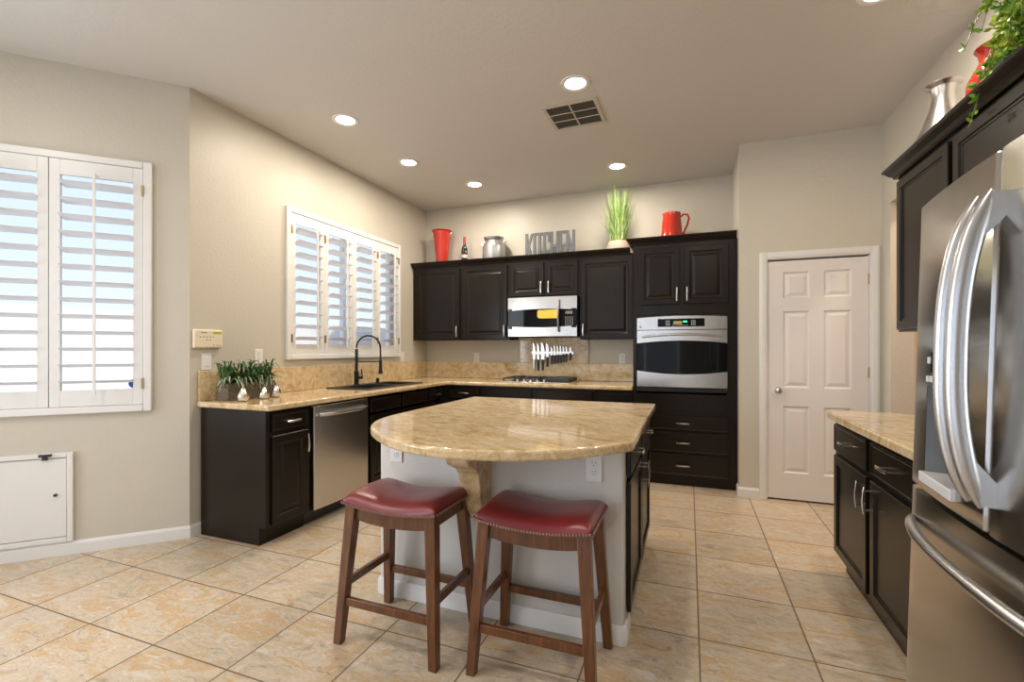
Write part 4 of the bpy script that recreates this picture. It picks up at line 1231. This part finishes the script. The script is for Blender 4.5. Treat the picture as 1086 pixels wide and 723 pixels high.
# right cabinet tops
ZR = 2.246
v = on_top('bottle_vase', 'silver hammered bottle vase on the upper right cabinet', 'vase', 1.25, 3.10, ZR)
m = MB(); m.lathe([(.095, 0), (.120, .03), (.128, .08), (.118, .14), (.085, .22), (.054, .31), (.047, .365), (.055, .405), (.076, .42), (.078, .425), (.060, .42), (.040, .37), (.038, .30), (.001, .28)], n=36, cap=False)
m.build('vase_body', 'hammered', v, smooth=True)
v = on_top('plant_pot', 'round red pot half hidden by trailing greenery', 'pot', 1.262, 2.62, ZR)
m = MB(); m.lathe([(.07, 0), (.10, .03), (.125, .12), (.12, .20), (.09, .26), (.075, .29), (.085, .33), (.095, .34), (.08, .335), (.06, .28), (.001, .26)], n=32, cap=False)
m.build('pot_body', 'red_glaze', v, smooth=True)
tp = on_top('trailing_plant', 'bright green trailing plant spilling over the right cabinet', 'plant', 1.23, 2.40, ZR)
m = MB(); m.lathe([(.07, 0), (.09, .04), (.10, .16), (.001, .15)], n=20); m.build('grow_pot', 'rubber', tp, smooth=True)
rnd = random.Random(11); ms = MB(); ml = MB()
def leaflet(m, c, d, ln, w):
    d = Vector(d).normalized(); s = d.cross(Vector((rnd.uniform(-1, 1), rnd.uniform(-1, 1), rnd.uniform(-1, 1)))).normalized()
    nn = d.cross(s); c = Vector(c)
    P = [c, c + d * ln * .35 + s * w * .5 + nn * w * .1, c + d * ln * .75 + s * w * .38, c + d * ln, c + d * ln * .75 - s * w * .38, c + d * ln * .35 - s * w * .5 + nn * w * .1]
    vs = [m.bm.verts.new(p) for p in P]
    m.bm.faces.new((vs[0], vs[1], vs[2], vs[3])); m.bm.faces.new((vs[0], vs[3], vs[4], vs[5]))
for i in range(150):
    an = rnd.uniform(PI * .35, PI * 1.75)
    ln = rnd.uniform(.12, .40); up = rnd.uniform(.05, .50); drop = rnd.uniform(.05, .42) if rnd.random() < .6 else 0
    dx_, dy_ = math.cos(an), math.sin(an)
    if dy_ > 0: ln *= .62; up *= .35; drop = max(drop, .15)
    pts = []
    for k in range(9):
        t = k / 8
        p = Vector((dx_ * ln * t * .62, dy_ * ln * t, .15 + up * math.sin(min(1, t * 1.2) * PI * .5) - drop * t * t * 1.5))
        if p.x > -.155: p.z = max(p.z, .05)
        p.x = min(p.x, .17); p.z = max(p.z, -.09 + .012 * (i % 6))
        pts.append(p)
    ms.tube(pts, .0018, n=4, cap=False)
    for k in range(1, 9):
        for q in range(4):
            dd_ = (dx_ + rnd.uniform(-1.2, 1.2), dy_ + rnd.uniform(-1.2, 1.2), rnd.uniform(-.7, .7))
            leaflet(ml, pts[k] + Vector((rnd.uniform(-.008, .008),) * 3), dd_, rnd.uniform(.020, .034), rnd.uniform(.011, .018))
ms.build('stems', 'stem', tp); ml.build('leaves', 'ivy', tp)

# ---------------------------------------------------------------- counter objects
pl_ = thing('wooden_planter', 'weathered wood box planter of spiky leaves on the counter', 'planter', (-3.045, 2.545, .9205), R(90 - 3))
m = MB(); w, d_, h_ = .195, .062, .120
for a_ in ((-w, w, -d_, -d_ + .012), (-w, w, d_ - .012, d_), (-w, -w + .012, -d_ + .012, d_ - .012), (w - .012, w, -d_ + .012, d_ - .012)): m.box(*a_, 0, h_)
m.box(-w + .012, w - .012, -d_ + .012, d_ - .012, 0, .012); m.build('box', 'planter', pl_, bevel=.002)
m = MB(); m.box(-w + .013, w - .013, -d_ + .013, d_ - .013, .012, h_ - .012); m.build('moss', 'soil', pl_)
rnd = random.Random(5); mf = MB(); mp = MB()
def archblade(m, base, d, ln, up, drop, w, n=7):
    prev = None; base = Vector(base); d = Vector(d).normalized(); side = Vector((-d.y, d.x, 0)).normalized()
    for i in range(n + 1):
        t = i / n; p = base + d * ln * t + Vector((0, 0, up * math.sin(t * PI * .6) - drop * t * t))
        ww = w * (math.sin(PI * min(1, t * .85 + .15)) ** .6) * .5 + .0004
        if i == n: ww = .0004
        a, b = m.bm.verts.new(p + side * ww), m.bm.verts.new(p - side * ww + Vector((0, 0, .002)))
        if prev: m.bm.faces.new((prev[0], prev[1], b, a))
        prev = (a, b)
for cl in range(7):
    cx = -.165 + cl * .055
    for i in range(34):
        an = rnd.uniform(0, 2 * PI); up = rnd.uniform(.05, .20); ln = rnd.uniform(.05, .20)
        if math.sin(an) > 0: ln *= .28
        if cl in (0, 6) and rnd.random() < .3: ln *= 1.3
        archblade(mf, (cx + rnd.uniform(-.02, .02), rnd.uniform(-.03, .03), h_ - .012), (math.cos(an), math.sin(an), 0), ln, up, rnd.uniform(0.02, .09), rnd.uniform(.009, .014))
for i in range(26):
    cx = rnd.uniform(-.175, .175); an = rnd.uniform(-PI * .95, -PI * .05)
    archblade(mp, (cx, rnd.uniform(-.04, .0), h_), (math.cos(an), math.sin(an), 0), rnd.uniform(.07, .14), rnd.uniform(.06, .10), rnd.uniform(.08, .15), .010)
mf.build('leaves', 'fern', pl_); mp.build('variegated_leaves', 'fern_pale', pl_)
prs = [((-2.885, 2.375), 1.0, 'mirrored pear ornament nearest the counter end, left of three'),
       ((-2.885, 2.545), .92, 'mirrored pear ornament in the middle of the three'),
       ((-2.90, 2.665), .98, 'mirrored pear ornament nearest the sink, right of three')]
fp = None
for (x, y), s_, lb in prs:
    if fp is None:
        t = thing('pear_ornament', lb, 'ornament', (x, y, .9205), 0, 'mirrored pear ornaments by the planter')
        m = MB(); m.lathe([(.012, 0), (.030, .006), (.039, .028), (.034, .050), (.022, .070), (.017, .084), (.010, .094), (.001, .096)], n=28); m.build('pear_body', 'silver', t, smooth=True)
        m = MB(); m.tube([(0, 0, .093), (.002, 0, .106), (.006, 0, .114)], .0028, n=6); m.build('stem', 'silver', t)
        fp = t
    else:
        t = copy_tree(fp); t.location = (x, y, .9205); t['label'] = lb
    t.scale = (s_, s_, s_)

# knives on a magnetic strip
ks = thing('knife_rack', 'magnetic bar holding knives on granite above cooktop', 'knife rack', (-1.485, 5.261, 1.235))
m = MB(); m.box(-.255, .255, -.012, 0, -.018, .018); m.build('bar', 'steel', ks, bevel=.002)
KN = [(-1.705, .20, .030, 0, .12, 'steel', 'steel-handled knife, leftmost on the rack'),
      (-1.655, .195, .026, 0, .125, 'knife_handle', 'long slim black-handled knife, second from left on rack'),
      (-1.598, .205, .042, 0, .125, 'knife_handle', 'widest chef knife with black handle on the rack'),
      (-1.543, .170, .034, .03, .11, 'knife_handle', 'fourth knife from the left, hung slightly higher'),
      (-1.490, .105, .022, .05, .10, 'knife_handle', 'short knife just right of the four large ones'),
      (-1.455, .120, .020, .05, .095, 'knife_handle', 'sixth knife from the left, slim short blade'),
      (-1.420, .110, .020, .055, .095, 'knife_handle', 'seventh knife from the left on the rack'),
      (-1.385, .115, .020, .055, .095, 'knife_handle', 'eighth knife from the left on the rack'),
      (-1.350, .095, .018, .065, .09, 'knife_handle', 'third knife from the right end of the rack'),
      (-1.315, .085, .018, .070, .09, 'knife_handle', 'second knife from the right end of the rack'),
      (-1.268, .070, .024, .080, .085, 'knife_handle', 'short broad knife at the right end of rack')]
for x, bl, bw, up, hl_, hm, lb in KN:
    t = thing('kitchen_knife', lb, 'knife', (x, 5.2485, 0), 0, 'knives on the magnetic rack')
    zb0 = 1.155 + up
    m = MB(); m.prism([(-bw / 2, zb0), (bw / 2, zb0), (bw / 2, zb0 + bl * .55), (bw * .3, zb0 + bl * .8), (-bw * .35, zb0 + bl), (-bw / 2, zb0 + bl * .9)], -.0015, .0005, 'y'); m.build('blade', 'knife_steel', t)
    m = MB(); m.box(-.011, .011, -.010, .004, zb0 - hl_, zb0 + .002); m.build('handle', hm, t, bevel=.004)
